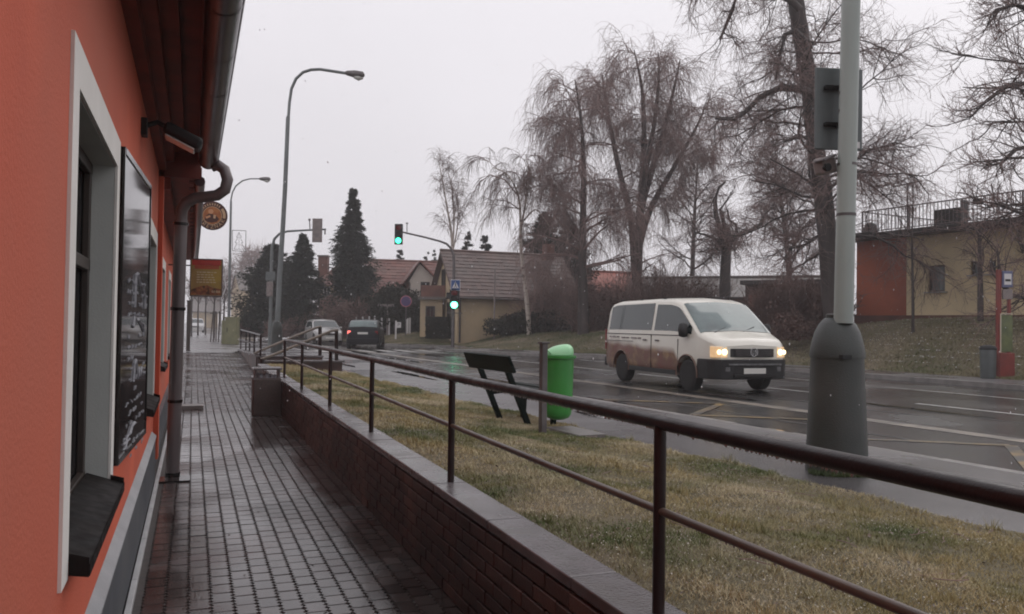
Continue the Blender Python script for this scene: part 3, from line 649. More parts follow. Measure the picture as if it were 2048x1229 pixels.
# square menu sign
ss_c = at(413, 556, 14.0); MG = plate_frame(ss_c, -R(6))
ss = thing('square_sign', 'square menu sign with red heading and food picture, hanging below the round sign', 'sign', ss_c)
MT['menu'] = mat('menu_olive', (.27, .21, .07), (.20, .15, .06), .35, scale=6, c3=(.33, .25, .05), s3=2); MT['menured'] = mat('menu_red', (.38, .045, .035), (.28, .035, .028), .4, scale=8)
MT['menutxt'] = mat('menu_pale_print', (.45, .42, .30), None, .5); MT['food'] = mat('menu_food_print', (.16, .05, .03), (.30, .16, .06), .4, scale=22, c3=(.05, .03, .02), s3=14)
put(MB().box((0, 0, 0), (.50, .60, .08)).build('box', MT['menu'], bevel=.004), MG, ss)
b = MB(); 
for sx in (-.253, .253): b.box((sx, 0, 0), (.014, .64, .1))
for sy in (-.312, .312): b.box((0, sy, 0), (.52, .016, .1))
put(b.build('frame', MT['steel'], bevel=.003), MG, ss)
put(MB().box((0, .255, .042), (.46, .09, .004)).build('heading_band', MT['menured']), MG, ss)
for i in range(18): put(MB().box((-.175 + i * .0215, .185, .042), (.015, .075, .004)).build('heading_letter', MT['menured']), MG, ss)
for j in range(5):
    x = -.15
    while x < .12:
        w = random.uniform(.02, .06); put(MB().box((x + w / 2, .09 - j * .042, .042), (w, .016, .003)).build('print_mark', MT['menutxt']), MG, ss); x += w + .015
put(MB().prism([(-.24, -.29, .041), (.24, -.29, .041), (.24, -.19, .041), (.1, -.17, .041), (.02, -.13, .041), (-.1, -.15, .041), (-.24, -.21, .041)], (0, 0, .003)).build('food_picture', MT['food'], fix=True), MG, ss)
for x in (.10, .13, .165, .19, .215): put(MB().box((x, -.235, .046), (.012, .04, .003)).build('print_mark', MT['menutxt']), MG, ss)
put(MB().tube([(.265, .22, -.02), (.30, .1, -.05), (.285, -.02, -.05), (.31, -.15, -.05), (.27, -.28, -.02)], .012, 6).build('edge_trim', MT['signwhite']), MG, ss)
child(MB().tube([ss_c + Vector((-.62, 0, .2)), ss_c + Vector((-.2, 0, .2))], .012, 6).build('bracket', MT['darkmetal']), ss)
gp = thing('gate_post', 'slim dark brown post at the far corner of the orange house', 'post', gnd(376, 702, .34))
child(MB().box(gnd(376, 702, .34) + Vector((0, 0, 1.0)), (.15, .15, 2.0)).build('shaft', MT['mullion'], bevel=.01), gp)
child(MB().box(gnd(376, 702, .34) + Vector((0, 0, 2.02)), (.19, .19, .04)).build('cap', MT['mullion'], bevel=.008), gp)

# ================================================================== STREET FURNITURE
def local(o, p): o.parent = p; return o                             # built in the thing's own coordinates
# bench seen from behind
bn_l = gnd(1031, 840, .40)
bn = thing('park_bench', 'dark green wooden bench seen from behind, leaning back over the grass edge', 'bench', bn_l, ROAD_ANG)
for x in (-.42, .42):                                               # local x along the road, local -y towards the road
    b = MB(); b.prism([(x - .03, -.02, -.05), (x - .03, .05, -.05), (x - .03, .42, .80), (x - .03, .36, .82)], (.06, 0, 0)); local(b.build('leg', MT['woodgreen'], bn, bevel=.006, fix=True), bn)
    b = MB(); b.prism([(x - .03, .17, .36), (x - .03, -.36, .40), (x - .03, -.36, .34), (x - .03, -.34, -.04), (x - .03, -.28, -.04), (x - .03, -.28, .33), (x - .03, .14, .29)], (.06, 0, 0)); local(b.build('leg', MT['woodgreen'], bn, bevel=.006, fix=True), bn)
tilt = Matrix.Rotation(R(-24), 3, 'X')
local(MB().box((0, .385, .73), (1.38, .035, .215), rot=tilt).build('backrest', MT['woodgreen'], bevel=.006), bn)
for i in range(3): local(MB().box((0, -.31 + i * .155, .405 - i * .012), (1.38, .135, .035)).build('seat_board', MT['woodgreen'], bevel=.006), bn)
# green litter bin on a post
pb = gnd(1085, 868, .40)
gb = thing('green_litter_bin', 'tall green plastic litter bin with a domed lid hanging on a grey post', 'litter bin', pb)
local(MB().box((0, 0, .48), (.075, .06, 1.02), rz=.3).build('post', MT['steel'], bevel=.006), gb)
local(MB().box((0, 0, 1.0), (.11, .085, .02), rz=.3).build('post_cap', MT['steel'], bevel=.004), gb)
c_ = at(1117, 712, 9.55) - pb
prof = [(.001, -.735), (.07, -.733), (.125, -.71), (.155, -.67), (.165, -.60), (.172, -.3), (.178, -.03), (.202, -.026), (.204, .004), (.180, .008)]
local(MB().lathe(prof, c_, 40).build('bin_body', MT['binbody'], smooth=35), gb)
b = MB(); V = []; nn_ = 32; rings = 9
for i in range(rings + 1):
    a_ = (math.pi / 2) * i / rings; r_ = .172 * math.cos(a_) ** .75; z_ = .118 * math.sin(a_)
    for j in range(nn_):
        an = 2 * math.pi * j / nn_; x = r_ * math.cos(an); y = r_ * math.sin(an)
        V.append((c_.x + x * rt.x + y * FH.x + .03 * rt.x * math.sin(a_), c_.y + x * rt.y + y * FH.y + .03 * rt.y * math.sin(a_), c_.z + .012 + z_ * (1 + .25 * x / .172)))
b.add(V, [(i * nn_ + j, i * nn_ + (j + 1) % nn_, (i + 1) * nn_ + (j + 1) % nn_, (i + 1) * nn_ + j) for i in range(rings) for j in range(nn_)]); local(b.build('lid', MT['binlid'], smooth=True), gb)
local(MB().tube([c_ + rt * -.16 + Vector((0, 0, .02)) - FH * .08, c_ + rt * -.13 + Vector((0, 0, .06)) - FH * .12, c_ + rt * -.10 + Vector((0, 0, .03)) - FH * .155], .008, 6).build('lid_handle', MT['binbody']), gb)
local(MB().box(c_ + rt * -.185 + Vector((0, 0, -.22)), (.03, .05, .42), rz=-YAW).build('mounting_bar', MT['steel'], bevel=.004), gb)
for z_ in (-.05, -.40): local(MB().box(c_ + rt * -.185 + Vector((0, 0, z_)), (.09, .03, .04), rz=-YAW).build('clamp', MT['steel'], bevel=.004), gb)
struct(MB().box(gnd(1150, 866, .395), (.75, .34, .06), rz=ROAD_ANG).build('concrete_pad', MT['kerb'], bevel=.01))
# aggregate waste bin on the pavement
wb = gnd(532, 830, 0.0)
ab = thing('stone_waste_bin', 'square washed-stone waste bin with a flat hood against the brick wall', 'litter bin', wb)
local(MB().box((0, 0, .31), (.46, .44, .62)).build('body', MT['binbrown'], bevel=.015), ab)
local(MB().box((0, 0, .625), (.42, .40, .03)).build('inner_rim', MT['steel'], bevel=.004), ab)
for x in (-.19, .19): local(MB().box((x, 0, .70), (.035, .30, .15)).build('hood_leg', MT['steel'], bevel=.004), ab)
local(MB().box((0, 0, .79), (.47, .44, .035)).build('hood', MT['coping'], bevel=.012), ab)
b = MB()
for i in range(14): b.box((random.uniform(-.14, .14), random.uniform(-.12, .12), .64 + random.uniform(0, .03)), (.07, .06, .04), rot=Matrix.Rotation(random.uniform(0, 3), 3, Vector((random.random(), random.random(), random.random())).normalized()))
local(stuff(b.build('litter', MT['chalk'])), ab)
# near lamp pole with concrete boot
b0 = gnd(1673, 940, .36)
np_ = thing('lamp_pole', 'thick grey-green pole in a massive concrete boot, nearest the camera beyond the railing', 'lamp post', b0)
local(MB().lathe([(.262, -.02), (.262, .02), (.250, .30), (.232, .70), (.222, .98), (.224, 1.02)], n=40).build('boot', MT['concrete'], smooth=35), np_)
local(MB().lathe([(.232, .985), (.232, 1.03), (.215, 1.12), (.19, 1.21), (.155, 1.28), (.115, 1.325), (.10, 1.335)], n=40).build('boot_dome', MT['concrete'], smooth=45), np_)
local(MB().lathe([(.098, 1.335), (.098, 1.365), (.086, 1.37)], n=28).build('collar', MT['concrete'], smooth=40), np_)
local(MB().box((-.10, -.205, 1.0), (.10, .045, .035)).build('slot', MT['black']), np_)
top = at(1703, -40, 7.15) - b0; bot = at(1687, 640, 7.18) - b0
k = (top - bot) / (top.z - bot.z)
local(MB().tube([bot + k * -.03, bot + k * 3.0, bot + k * 8.0, bot + k * 8.2 + rt * -.25 + FH * .3, bot + k * 8.4 + rt * .2 + FH * 1.5], [.081, .078, .062, .05, .04], 24).build('pole', MT['polegrey'], smooth=50), np_)
for y_ in (430, 330, 222, 186): q = at(1695 - (y_ - 300) * .02, y_, 7.17) - b0; local(MB().tube([q - Vector((0, 0, .012)), q + Vector((0, 0, .012))], .083, 24).build('strap', MT['steel'], smooth=40), np_)
sb_c = at(1677, 219, 7.36)
sg = thing('sign_panel', 'grey blank back of a large road sign strapped high on the near pole', 'sign', sb_c, -YAW + .10)
local(MB().box((0, 0, 0), (.445, .025, .74)).build('panel', MT['signback'], bevel=.03, seg=4), sg)
for z_ in (.18, -.15): local(MB().box((-.02, -.04, z_), (.26, .05, .035)).build('bracket', MT['darkmetal'], bevel=.004), sg)
local(MB().box((.17, -.016, -.32), (.045, .004, .055)).build('sticker', MT['signwhite']), sg)
cc = at(1650, 332, 7.28)
cu = thing('traffic_camera', 'small pale box camera strapped to the near pole under the sign back', 'camera', cc, -YAW + .35)
local(MB().box((0, 0, 0), (.17, .13, .15), rot=Matrix.Rotation(R(-14), 3, 'Y')).build('housing', MT['siggrey'], bevel=.025), cu)
local(MB().box((-.045, -.06, .05), (.15, .12, .02), rot=Matrix.Rotation(R(-24), 3, 'Y')).build('hood', MT['steel'], bevel=.006), cu)
local(MB().lathe([(.035, -.02), (.035, .02)], (-.04, -.07, -.03), 16, rot=Matrix.Rotation(R(90), 3, 'X')).build('lens', MT['black']), cu)
local(MB().box((.10, 0, -.02), (.10, .05, .04)).build('arm', MT['darkmetal'], bevel=.005), cu)
# curved-arm street lamps
def street_lamp(label, base, boot_h, poly, head, rad, mt):
    t = thing('street_lamp', label, 'street lamp', base, group='curved-arm street lamps')
    if boot_h:
        local(MB().lathe([(.235, 0), (.235, .04), (.20, boot_h * .75), (.205, boot_h * .78), (.16, boot_h * .93), (.09, boot_h)], n=20).build('boot', MT['concrete'], smooth=40), t)
    local(MB().tube([p - base for p in poly], rad, 12).build('pole', mt, smooth=60), t)
    a, c = head[0] - base, head[1] - base; d = (c - a)
    b = MB(); b.tube([a, a + d * .12, a + d * .5, a + d * .9, c], [.05, .10, .15, .14, .05], 12); local(b.build('lamp_head', MT['steel'], smooth=50), t)
    b = MB(); b.tube([a + d * .48 + Vector((0, 0, -.10)), a + d * .7 + Vector((0, 0, -.13)), a + d * .92 + Vector((0, 0, -.09))], [.08, .12, .07], 10); local(b.build('lamp_bowl', MT['lampb'], smooth=50), t)
    return t
D1 = 32.6; l1 = gnd(553, 705, .35)
pl = [(555, 644), (559, 560), (566, 450), (570, 380), (576, 236)]
sl_ = street_lamp('tall street lamp with a dark concrete boot in front of the conifers', l1, 1.27, [at(x, y, D1) for x, y in pl + [(577, 232), (579, 205), (583, 178), (592, 158), (606, 145), (622, 140), (640, 139), (692, 147)]], [at(690, 146, D1), at(729, 151, D1)], [.10, .097, .092, .088, .08] + [.058] * 8, MT['poleg2'])
D2 = 57; l2 = gnd(458, 678, .35)
street_lamp('smaller distant street lamp left of the tall one, carrying a wire tree decoration', l2, 0, [at(x, y, D2) for x, y in [(457, 679), (459, 560), (462, 405), (462, 400), (465, 385), (472, 372), (485, 362), (500, 358), (519, 358)]], [at(518, 358, D2), at(541, 359, D2)], [.10, .09, .075, .05, .05, .05, .05, .045, .045], MT['poleg2'])
xt = thing('tree_decoration', 'outlined wire fir tree in a thin square frame hung on the distant lamp pole', 'decoration', at(478, 482, D2))
o_ = at(478, 482, D2)
def Lp(pts, w, nm, close=False):
    P3 = [at(x, y, D2) - o_ for x, y in pts]; P3 = P3 + [P3[0]] if close else P3
    for a, c in zip(P3, P3[1:]): local(MB().tube([a, c], w, 5).build(nm, MT['steel']), xt)
Lp([(465, 461), (492, 462), (491, 503), (465, 502)], .022, 'frame_bar', True)
Lp([(478, 465), (473, 475), (476, 475), (470, 486), (474, 486), (468, 499), (489, 499), (483, 486), (486, 486), (480, 475), (483, 475), (478, 465)], .016, 'wire')
Lp([(478, 466), (478, 499)], .012, 'wire')
# traffic signals on cantilever masts
def signal_head(parent, c, fwd_dir, h, lit=None, back=False, mt=None, w=None):
    w = w or h * .36; ang = math.atan2(fwd_dir.y, fwd_dir.x) - R(90) + R(180)
    hd = thing_part(parent, 'signal_head', c, ang, h, w, mt or MT['black'])
    for i in range(3):
        z = h * (.32 - .32 * i); r_ = w * .34
        m__ = lit if (lit and i == 2) else MT['taildark'] if i == 0 else MT['black']
        ln = MB().lathe([(r_, -.02), (r_, .02), (r_ * .5, .05)], (0, -.13, z), 20, rot=Matrix.Rotation(R(90), 3, 'X')).build('lens', m__, smooth=40); ln.parent = hd
        V = []; 
        for yy in (-.11, -.11 - r_ * 1.5):
            V += [((r_ * 1.15) * math.cos(a_), yy, z + (r_ * 1.15) * math.sin(a_)) for a_ in np.linspace(R(-15), R(195), 12)]
        b = MB(); b.add(V, [(j, j + 1, 13 + j, 12 + j) for j in range(11)]); vz = b.build('visor', mt or MT['black'], smooth=60); vz.parent = hd
    return hd
def thing_part(parent, nm, c, ang, h, w, mt):
    o = MB().box((0, 0, 0), (w, .20, h)).build(nm, mt, bevel=.02); o.parent = parent; o.location = Vector(c) - parent.location; o.rotation_euler = (0, 0, ang); return o
DS = 38.0; s1 = gnd(540, 694, .35)
t1 = thing('traffic_signal', 'traffic signal mast whose hanging head shows its pale back, left of the spruce', 'traffic light', s1)
local(MB().tube([p - s1 for p in [at(540, 696, DS), at(541, 640, DS)]], .10, 12).build('mast_base', MT['poleg2'], smooth=50), t1)
local(MB().tube([p - s1 for p in [at(541, 640, DS), at(543, 520, DS), at(544, 495, DS), at(549, 478, DS), at(559, 468, DS), at(575, 463, DS), at(610, 461, DS), at(652, 459, DS)]], [.075, .07, .065, .06, .055, .05, .045, .04], 12).build('mast', MT['poleg2'], smooth=60), t1)
signal_head(t1, at(636, 462, DS), FH, .98, None, True, MT['siggrey'], .34)
local(MB().box(at(636, 462, DS) - FH * .14 - s1, (.46, .03, 1.1), rz=-YAW).build('backing_board', MT['siggrey'], bevel=.05), t1)
local(MB().tube([at(620, 461, DS) - s1, at(619, 441, DS) - s1], .025, 6).build('sensor_rod', MT['steel']), t1)
local(MB().box(at(619, 440, DS) - s1, (.1, .1, .1)).build('sensor', MT['steel'], bevel=.02), t1)
local(MB().box(at(650, 464, DS) - s1, (.06, .06, .25)).build('arm_end', MT['steel'], bevel=.01), t1)
local(MB().box(at(542, 553, DS) - FH * .1 - s1, (.44, .03, .40), rz=-YAW).build('sign_back', MT['signback'], bevel=.02), t1)
local(MB().box(at(541, 579, DS) - FH * .12 - s1, (.26, .2, .68), rz=-YAW).build('signal_box', MT['siggrey'], bevel=.04), t1)
local(MB().box(at(536, 582, DS) - FH * .1 - s1, (.12, .1, .22), rz=-YAW).build('push_button', MT['steel'], bevel=.02), t1)
DT = 43.5; s2 = gnd(905, 694, .36)
t2 = thing('traffic_signal', 'traffic signal mast showing two green lights in front of the gabled house', 'traffic light', s2)
local(MB().tube([p - s2 for p in [at(905, 696, DT), at(907, 600, DT), at(908, 530, DT), at(907, 510, DT), at(902, 497, DT), at(893, 488, DT), at(880, 483, DT), at(850, 475, DT), at(806, 465, DT)]], [.095, .085, .075, .07, .065, .06, .055, .05, .045], 12).build('mast', MT['steel'], smooth=60), t2)
signal_head(t2, at(797.5, 469, DT), -FH, 1.08, MT['green'], w=.42)
local(MB().tube([at(814, 466, DT) - s2, at(814, 448, DT) - s2], .022, 6).build('sensor_rod', MT['steel']), t2)
local(MB().box(at(814, 447, DT) - s2, (.12, .1, .07)).build('sensor', MT['steel'], bevel=.02), t2)
signal_head(t2, at(909, 598, DT - .15), -FH, 1.02, MT['green2'], w=.52)
local(MB().box(at(897, 592, DT) - s2, (.22, .2, .34), rz=-YAW).build('side_box', MT['black'], bevel=.03), t2)
local(MB().tube([at(893, 626, DT) - s2, at(925, 627, DT) - s2], .03, 6).build('sign_arm', MT['steel']), t2)
zs = thing('crossing_sign', 'square blue pedestrian crossing sign with a white triangle above the green light', 'sign', at(911, 571, DT - .3), -YAW)
local(MB().box((0, 0, 0), (.50, .03, .58)).build('plate', MT['signwhite'], bevel=.02), zs)
local(MB().box((0, -.017, 0), (.45, .01, .53)).build('blue_field', MT['blue']), zs)
local(MB().prism([(-.18, -.026, -.15), (.18, -.026, -.15), (0, -.026, .20)], (0, .005, 0)).build('white_triangle', MT['signwhite'], fix=True), zs)
for nm, pts in (('walker_body', [(-.02, .10), (.03, .10), (.035, -.02), (-.025, -.02)]), ('walker_leg', [(-.02, -.02), (.01, -.02), (-.06, -.135), (-.085, -.125)]), ('walker_leg', [(.0, -.02), (.03, -.02), (.075, -.13), (.045, -.14)])):
    local(MB().prism([(x, -.032, z) for x, z in pts], (0, .004, 0)).build(nm, MT['black'], fix=True), zs)
local(MB().lathe([(.026, 0), (.026, .005)], (.005, -.029, .135), 12, rot=Matrix.Rotation(R(90), 3, 'X')).build('walker_head', MT['black']), zs)
# no-stopping sign, parking sign, street name board, white posts
ns_b = at(811, 668, 52)
ns = thing('no_stopping_sign', 'round purple-blue road sign with a pale red rim on a thin pole', 'sign', ns_b, -YAW)
tz = at(811, 603, 52).z - ns_b.z
local(MB().tube([(0, .04, -.4), (0, .04, tz + .3)], .035, 8).build('pole', MT['steel']), ns)
rx = Matrix.Rotation(R(90), 3, 'X')
local(MB().lathe([(.36, -.01), (.36, .015)], (0, 0, tz), 32, rot=rx).build('rim', MT['pinkrim'], smooth=40), ns)
local(MB().lathe([(.31, .016), (.31, .022)], (0, 0, tz), 32, rot=rx).build('face', MT['purple'], smooth=40), ns)
nb_b = at(674 + 100, 668, 53); nb = thing('street_name_board', 'pale horizontal name board on a single post among the white posts', 'sign', nb_b, -YAW)
tz = at(774, 611, 53).z - nb_b.z
local(MB().tube([(0, .03, -.4), (0, .03, tz)], .05, 8).build('post', MT['siggrey']), nb); local(MB().box((-.1, 0, tz), (1.05, .05, .16)).build('board', MT['siggrey'], bevel=.01), nb)
pk_b = at(796, 666, 51); pk = thing('parking_sign', 'small white P plate beside the white posts', 'sign', pk_b, -YAW)
local(MB().tube([(-.14, .03, -.4), (-.14, .03, .75)], .05, 8).build('post', MT['signwhite']), pk); local(MB().box((.03, 0, .48), (.30, .03, .34)).build('plate', MT['signwhite'], bevel=.01), pk)
child_t = text('letter', 'P', .30, MT['steel'], pk, Matrix.Translation((.03, -.018, .48)) @ Matrix.Rotation(R(90), 4, 'X'))
wpx = [(712, 634, 668), (725, 634, 668), (738, 633, 668), (749, 632, 668), (763, 636, 666), (778, 637, 664), (812.5, 639, 664), (815.5, 637, 664), (819.5, 636, 664), (869, 638, 664), (873, 638, 668), (900, 640, 668)]
for i, (x, y0, y1) in enumerate(wpx):
    g_ = at(x, y1, 53); tp = at(x, y0, 53)
    o = MB().box((0, 0, (tp.z - g_.z) / 2 - .1), (.085, .085, tp.z - g_.z + .2)).build('white_post', MT['signwhite'], bevel=.01); o.location = g_
    nmz = ['leftmost of the row, just over the dark car', 'second from the left, over the dark car', 'third from the left, over the dark car', 'fourth from the left, at the right end of the dark car roof', 'right of the dark car, left of the name board post', 'alone between the name board post and the parking plate', 'left one of the close trio by the round sign', 'middle one of the close trio by the round sign', 'right one of the close trio by the round sign', 'left one of the pair before the clipped hedge', 'right one of the pair before the clipped hedge', 'next to the mast with green lights'][i]
    tag(o, 'thin white post, ' + nmz, 'post', 'white fence posts across the road')
wp = at(988, 682, 47); o = MB().tube([(0, 0, -.3), (0, 0, at(989, 540, 47).z - wp.z)], .045, 8).build('flag_pole', MT['siggrey']); o.location = wp; tag(o, 'tall thin white pole in front of the tiled house', 'pole')
# cabinet
cb = gnd(462, 689, .35); ct = thing('utility_cabinet', 'pale yellow-green utility cabinet at the end of the pavement', 'cabinet', cb, -YAW)
local(MB().box((.05, 0, .68), (.62, .45, 1.36)).build('body', MT['cabinet'], bevel=.02), ct); local(MB().box((.05, 0, 1.39), (.68, .5, .06)).build('lid', MT['cabinet'], bevel=.015), ct)
local(MB().box((-.36, .05, .62), (.22, .35, 1.24)).build('side_box', MT['cabinet'], bevel=.02), ct); local(MB().box((-.14, -.235, .75), (.03, .02, .2)).build('handle', MT['black']), ct)
bn2 = at(515, 640, 66); bt = thing('banner', 'pale banner on two posts in front of the left conifers', 'banner', bn2, -YAW)
local(MB().box((0, 0, at(515, 616, 66).z - bn2.z), (1.6, .05, .42)).build('panel', MT['signwhite']), bt)
for x in (-.65, .65): local(MB().tube([(x, .05, -.8), (x, .05, 1.2)], .04, 6).build('post', MT['siggrey']), bt)
# bus stop across the road
bs = gnd(2004, 756, .365); bu = thing('bus_stop', 'red bus stop column with a blue-rimmed head sign and timetable case', 'bus stop', bs, -YAW + .1)
DB = bs.dot(FH)
def hz(y): return at(2004, y, DB).z - bs.z
local(MB().box((-.10, 0, hz(540) / 2), (.10, .10, hz(540))).build('post', MT['redpost'], bevel=.01), bu)
local(MB().box((.19, 0, hz(592) / 2), (.07, .08, hz(592))).build('post', MT['redpost'], bevel=.01), bu)
local(MB().box((.12, -.02, hz(559)), (.30, .06, hz(543) - hz(576))).build('head_sign', MT['stopblue'], bevel=.015), bu)
local(MB().box((.12, -.055, hz(559)), (.20, .01, hz(548) - hz(570))).build('head_face', MT['signwhite']), bu)
local(MB().box((.12, -.064, hz(561)), (.15, .008, .06)).build('bus_pictogram', MT['black'], bevel=.01), bu)
local(MB().box((.13, -.02, hz(589)), (.28, .05, hz(579) - hz(599))).build('line_plate', MT['siggrey'], bevel=.008), bu)
local(MB().box((.09, -.03, hz(667)), (.34, .05, hz(630) - hz(704))).build('timetable_case', MT['posterg'], bevel=.008), bu)
local(MB().box((-.085, -.062, hz(667)), (.018, .02, hz(628) - hz(706))).build('case_edge', MT['poster']), bu); local(MB().box((.09, -.062, hz(628)), (.33, .02, .018)).build('case_edge', MT['poster']), bu)
local(MB().box((.06, 0, hz(731)), (.42, .26, hz(706) - hz(756))).build('base_box', MT['redpost'], bevel=.015), bu)
gr_ = gnd(1976, 757, .365); gbn = thing('grey_litter_bin', 'grey round litter bin beside the red bus stop', 'litter bin', gr_)
local(MB().lathe([(.17, 0), (.18, .03), (.195, .70), (.195, .74)], n=24).build('bin_body', MT['signback'], smooth=40), gbn); local(MB().lathe([(.20, .74), (.205, .78), (.17, .84), (.05, .87)], n=24).build('lid', MT['black'], smooth=40), gbn)

# ================================================================== VEHICLES
def vehicle(name, label, cat, P, loc, heading, paint):
    t = thing(name, label, cat, loc, heading)
    xs = np.unique(np.concatenate([np.linspace(-P['L'] / 2, P['L'] / 2, 56), [p[0] for p in P['top']]]))
    tx, tz_ = zip(*P['top']); wx, ww = zip(*P['wid'])
    def smooth_interp(x, X, Y):
        return float(np.mean([np.interp(x + d_, X, Y) for d_ in (-.035, -.015, 0, .015, .035)]))
    def sec(x):
        zt = smooth_interp(x, tx, tz_); w = smooth_interp(x, wx, ww); zs = P['sill']; zb = min(P['belt'], zt - .10); zm = min(.62, zb - .05)
        tu = P.get('tum', .16); yr = w * .985 - tu * max(0, zt - .09 - zb)
        return [(0, zs), (w * .9, zs), (w * .985, zs + .10), (w, zm), (w * .985, zb), (yr, zt - .085), (yr - .05, zt - .030), (yr - .13, zt - .004), (0, zt + P.get('crown', .015))]
    def surf(x, v):
        s_ = sec(x); i = min(int(v), 7); k = v - i; return (x, lerp(s_[i][0], s_[i + 1][0], k), lerp(s_[i][1], s_[i + 1][1], k))
    vv = [0, 1, 2, 2.5, 3, 3.5, 4, 4.33, 4.66, 5, 6, 7, 7.5]
    b = MB(); V = []
    ring = [(v, 1) for v in vv] + [(8, 1)] + [(v, -1) for v in reversed(vv[1:])]
    for x in xs:
        for v, sg_ in ring: p = surf(x, v); V.append((p[0], p[1] * sg_, p[2]))
    k = len(ring); n_ = len(xs)
    b.add(V, [(i * k + j, i * k + (j + 1) % k, (i + 1) * k + (j + 1) % k, (i + 1) * k + j) for i in range(n_ - 1) for j in range(k)] + [tuple(range(k)), tuple((n_ - 1) * k + j for j in reversed(range(k)))])
    body = b.build('body', paint, fix=True, smooth=38)
    cuts = []
    for ax in P['axles']:
        c = MB().lathe([(P['wr'] * 1.17, -1.5), (P['wr'] * 1.17, 1.5)], (ax, 0, P['wr'] + .02), 28, rot=Matrix.Rotation(R(90), 3, 'X')).build('cut', MT['black'], fix=True); cuts.append(c)
        md = body.modifiers.new('b', 'BOOLEAN'); md.operation = 'DIFFERENCE'; md.object = c; md.solver = 'EXACT'
    bpy.context.view_layer.update()
    me = bpy.data.meshes.new_from_object(body.evaluated_get(bpy.context.evaluated_depsgraph_get())); body.modifiers.clear(); body.data = me; body.parent = t
    while len(me.materials) > 1: me.materials.pop(index=len(me.materials) - 1)
    for c in cuts: bpy.data.objects.remove(c)
    inn = MB().box((0, 0, P['wr'] + .12), (P['L'] * .8, P['W'] - .55, .35)).build('underbody', MT['black']); inn.parent = t
    for ax in P['axles']:
        for sg_ in (1, -1):
            y = sg_ * (P['W'] / 2 - .115); r_ = P['wr']
            w = MB().lathe([(r_ * .62, -.10), (r_ * .9, -.105), (r_ * .985, -.085), (r_, -.05), (r_, .05), (r_ * .985, .085), (r_ * .9, .105), (r_ * .62, .10)], (0, 0, 0), 36, rot=rx).build('wheel', MT['tyre'], smooth=40); w.location = (ax, y, r_); w.parent = t
            rm = MB().lathe([(r_ * .63, -.095), (r_ * .60, -.06), (r_ * .2, -.05), (r_ * .08, -.075), (.002, -.08)], (0, 0, 0), 24, rot=rx)
            rm.lathe([(r_ * .63, .095), (r_ * .60, .06), (r_ * .2, .05), (r_ * .08, .075), (.002, .08)], (0, 0, 0), 24, rot=rx); q = rm.build('rim', MT['rim'], smooth=30); q.parent = w
            for a_ in range(5):
                for ys_ in (-.082, .082): h = MB().box((math.cos(a_ * 1.2566) * r_ * .4, ys_, math.sin(a_ * 1.2566) * r_ * .4), (r_ * .2, .02, r_ * .12), rot=Matrix.Rotation(-a_ * 1.2566, 3, 'Y')).build('rim_hole', MT['black']); h.parent = w
    def patch(nm, x0, x1, v0, v1, m__, out=.006, nx=16, nv=6, sides=(1, -1), parent=None):
        for sg_ in sides:
            V = []
            for i in range(nx + 1):
                x = lerp(x0, x1, i / nx)
                for j in range(nv + 1):
                    v = lerp(v0(x) if callable(v0) else v0, v1(x) if callable(v1) else v1, j / nv); p = surf(x, v); V.append((p[0], sg_ * (p[1] + out), p[2] + (out if v > 5 else 0)))
            b = MB(); b.add(V, [(i * (nv + 1) + j, i * (nv + 1) + j + 1, (i + 1) * (nv + 1) + j + 1, (i + 1) * (nv + 1) + j) for i in range(nx) for j in range(nv)]); o = b.build(nm, m__, smooth=True, fix=True); o.parent = parent or t
    def over(nm, x0, x1, v0, m__, out=.008, nx=14, nv=8):              # strip across the whole width (windscreen, rear window)
        V = []; vl = [lerp(v0, 8, j / nv) for j in range(nv + 1)]; rg = [(v, 1) for v in vl] + [(v, -1) for v in reversed(vl[:-1])]
        sx = 1 if x1 > 0 else -1
        for i in range(nx + 1):
            x = lerp(x0, x1, i / nx)
            for v, sg_ in rg: p = surf(x, v); V.append((p[0] + out * .6 * sx, sg_ * p[1], p[2] + out))
        k = len(rg); b = MB(); b.add(V, [(i * k + j, i * k + j + 1, (i + 1) * k + j + 1, (i + 1) * k + j) for i in range(nx) for j in range(k - 1)]); o = b.build(nm, m__, smooth=True, fix=True); o.parent = t
    def band(nm, plan, z0, z1, m__, y0=None, th=.03, bevel=.012, mirror=False, top_in=0):
        pts = plan
        V = []
        for x, y in pts: V += [(x, y, z0), (x - top_in, y, z1), (x - th * 3, y * .97, z1), (x - th * 3, y * .97, z0)]
        b = MB(); k = 4; n_ = len(pts)
        b.add(V, [(i * k + j, i * k + (j + 1) % k, (i + 1) * k + (j + 1) % k, (i + 1) * k + j) for i in range(n_ - 1) for j in range(4)] + [(0, 1, 2, 3), tuple((n_ - 1) * 4 + j for j in (3, 2, 1, 0))])
        o = b.build(nm, m__, fix=True, bevel=bevel); o.parent = t; return o
    def P_(b, nm, m__, **k): o = b.build(nm, m__, **k); o.parent = t; return o
    return t, patch, over, band, P_, surf
def heading_from(alpha_deg, toward=True):
    a = R(alpha_deg); v = rt * math.sin(a) - FH * math.cos(a); 
    if not toward: v = -v
    return math.atan2(v.y, v.x)
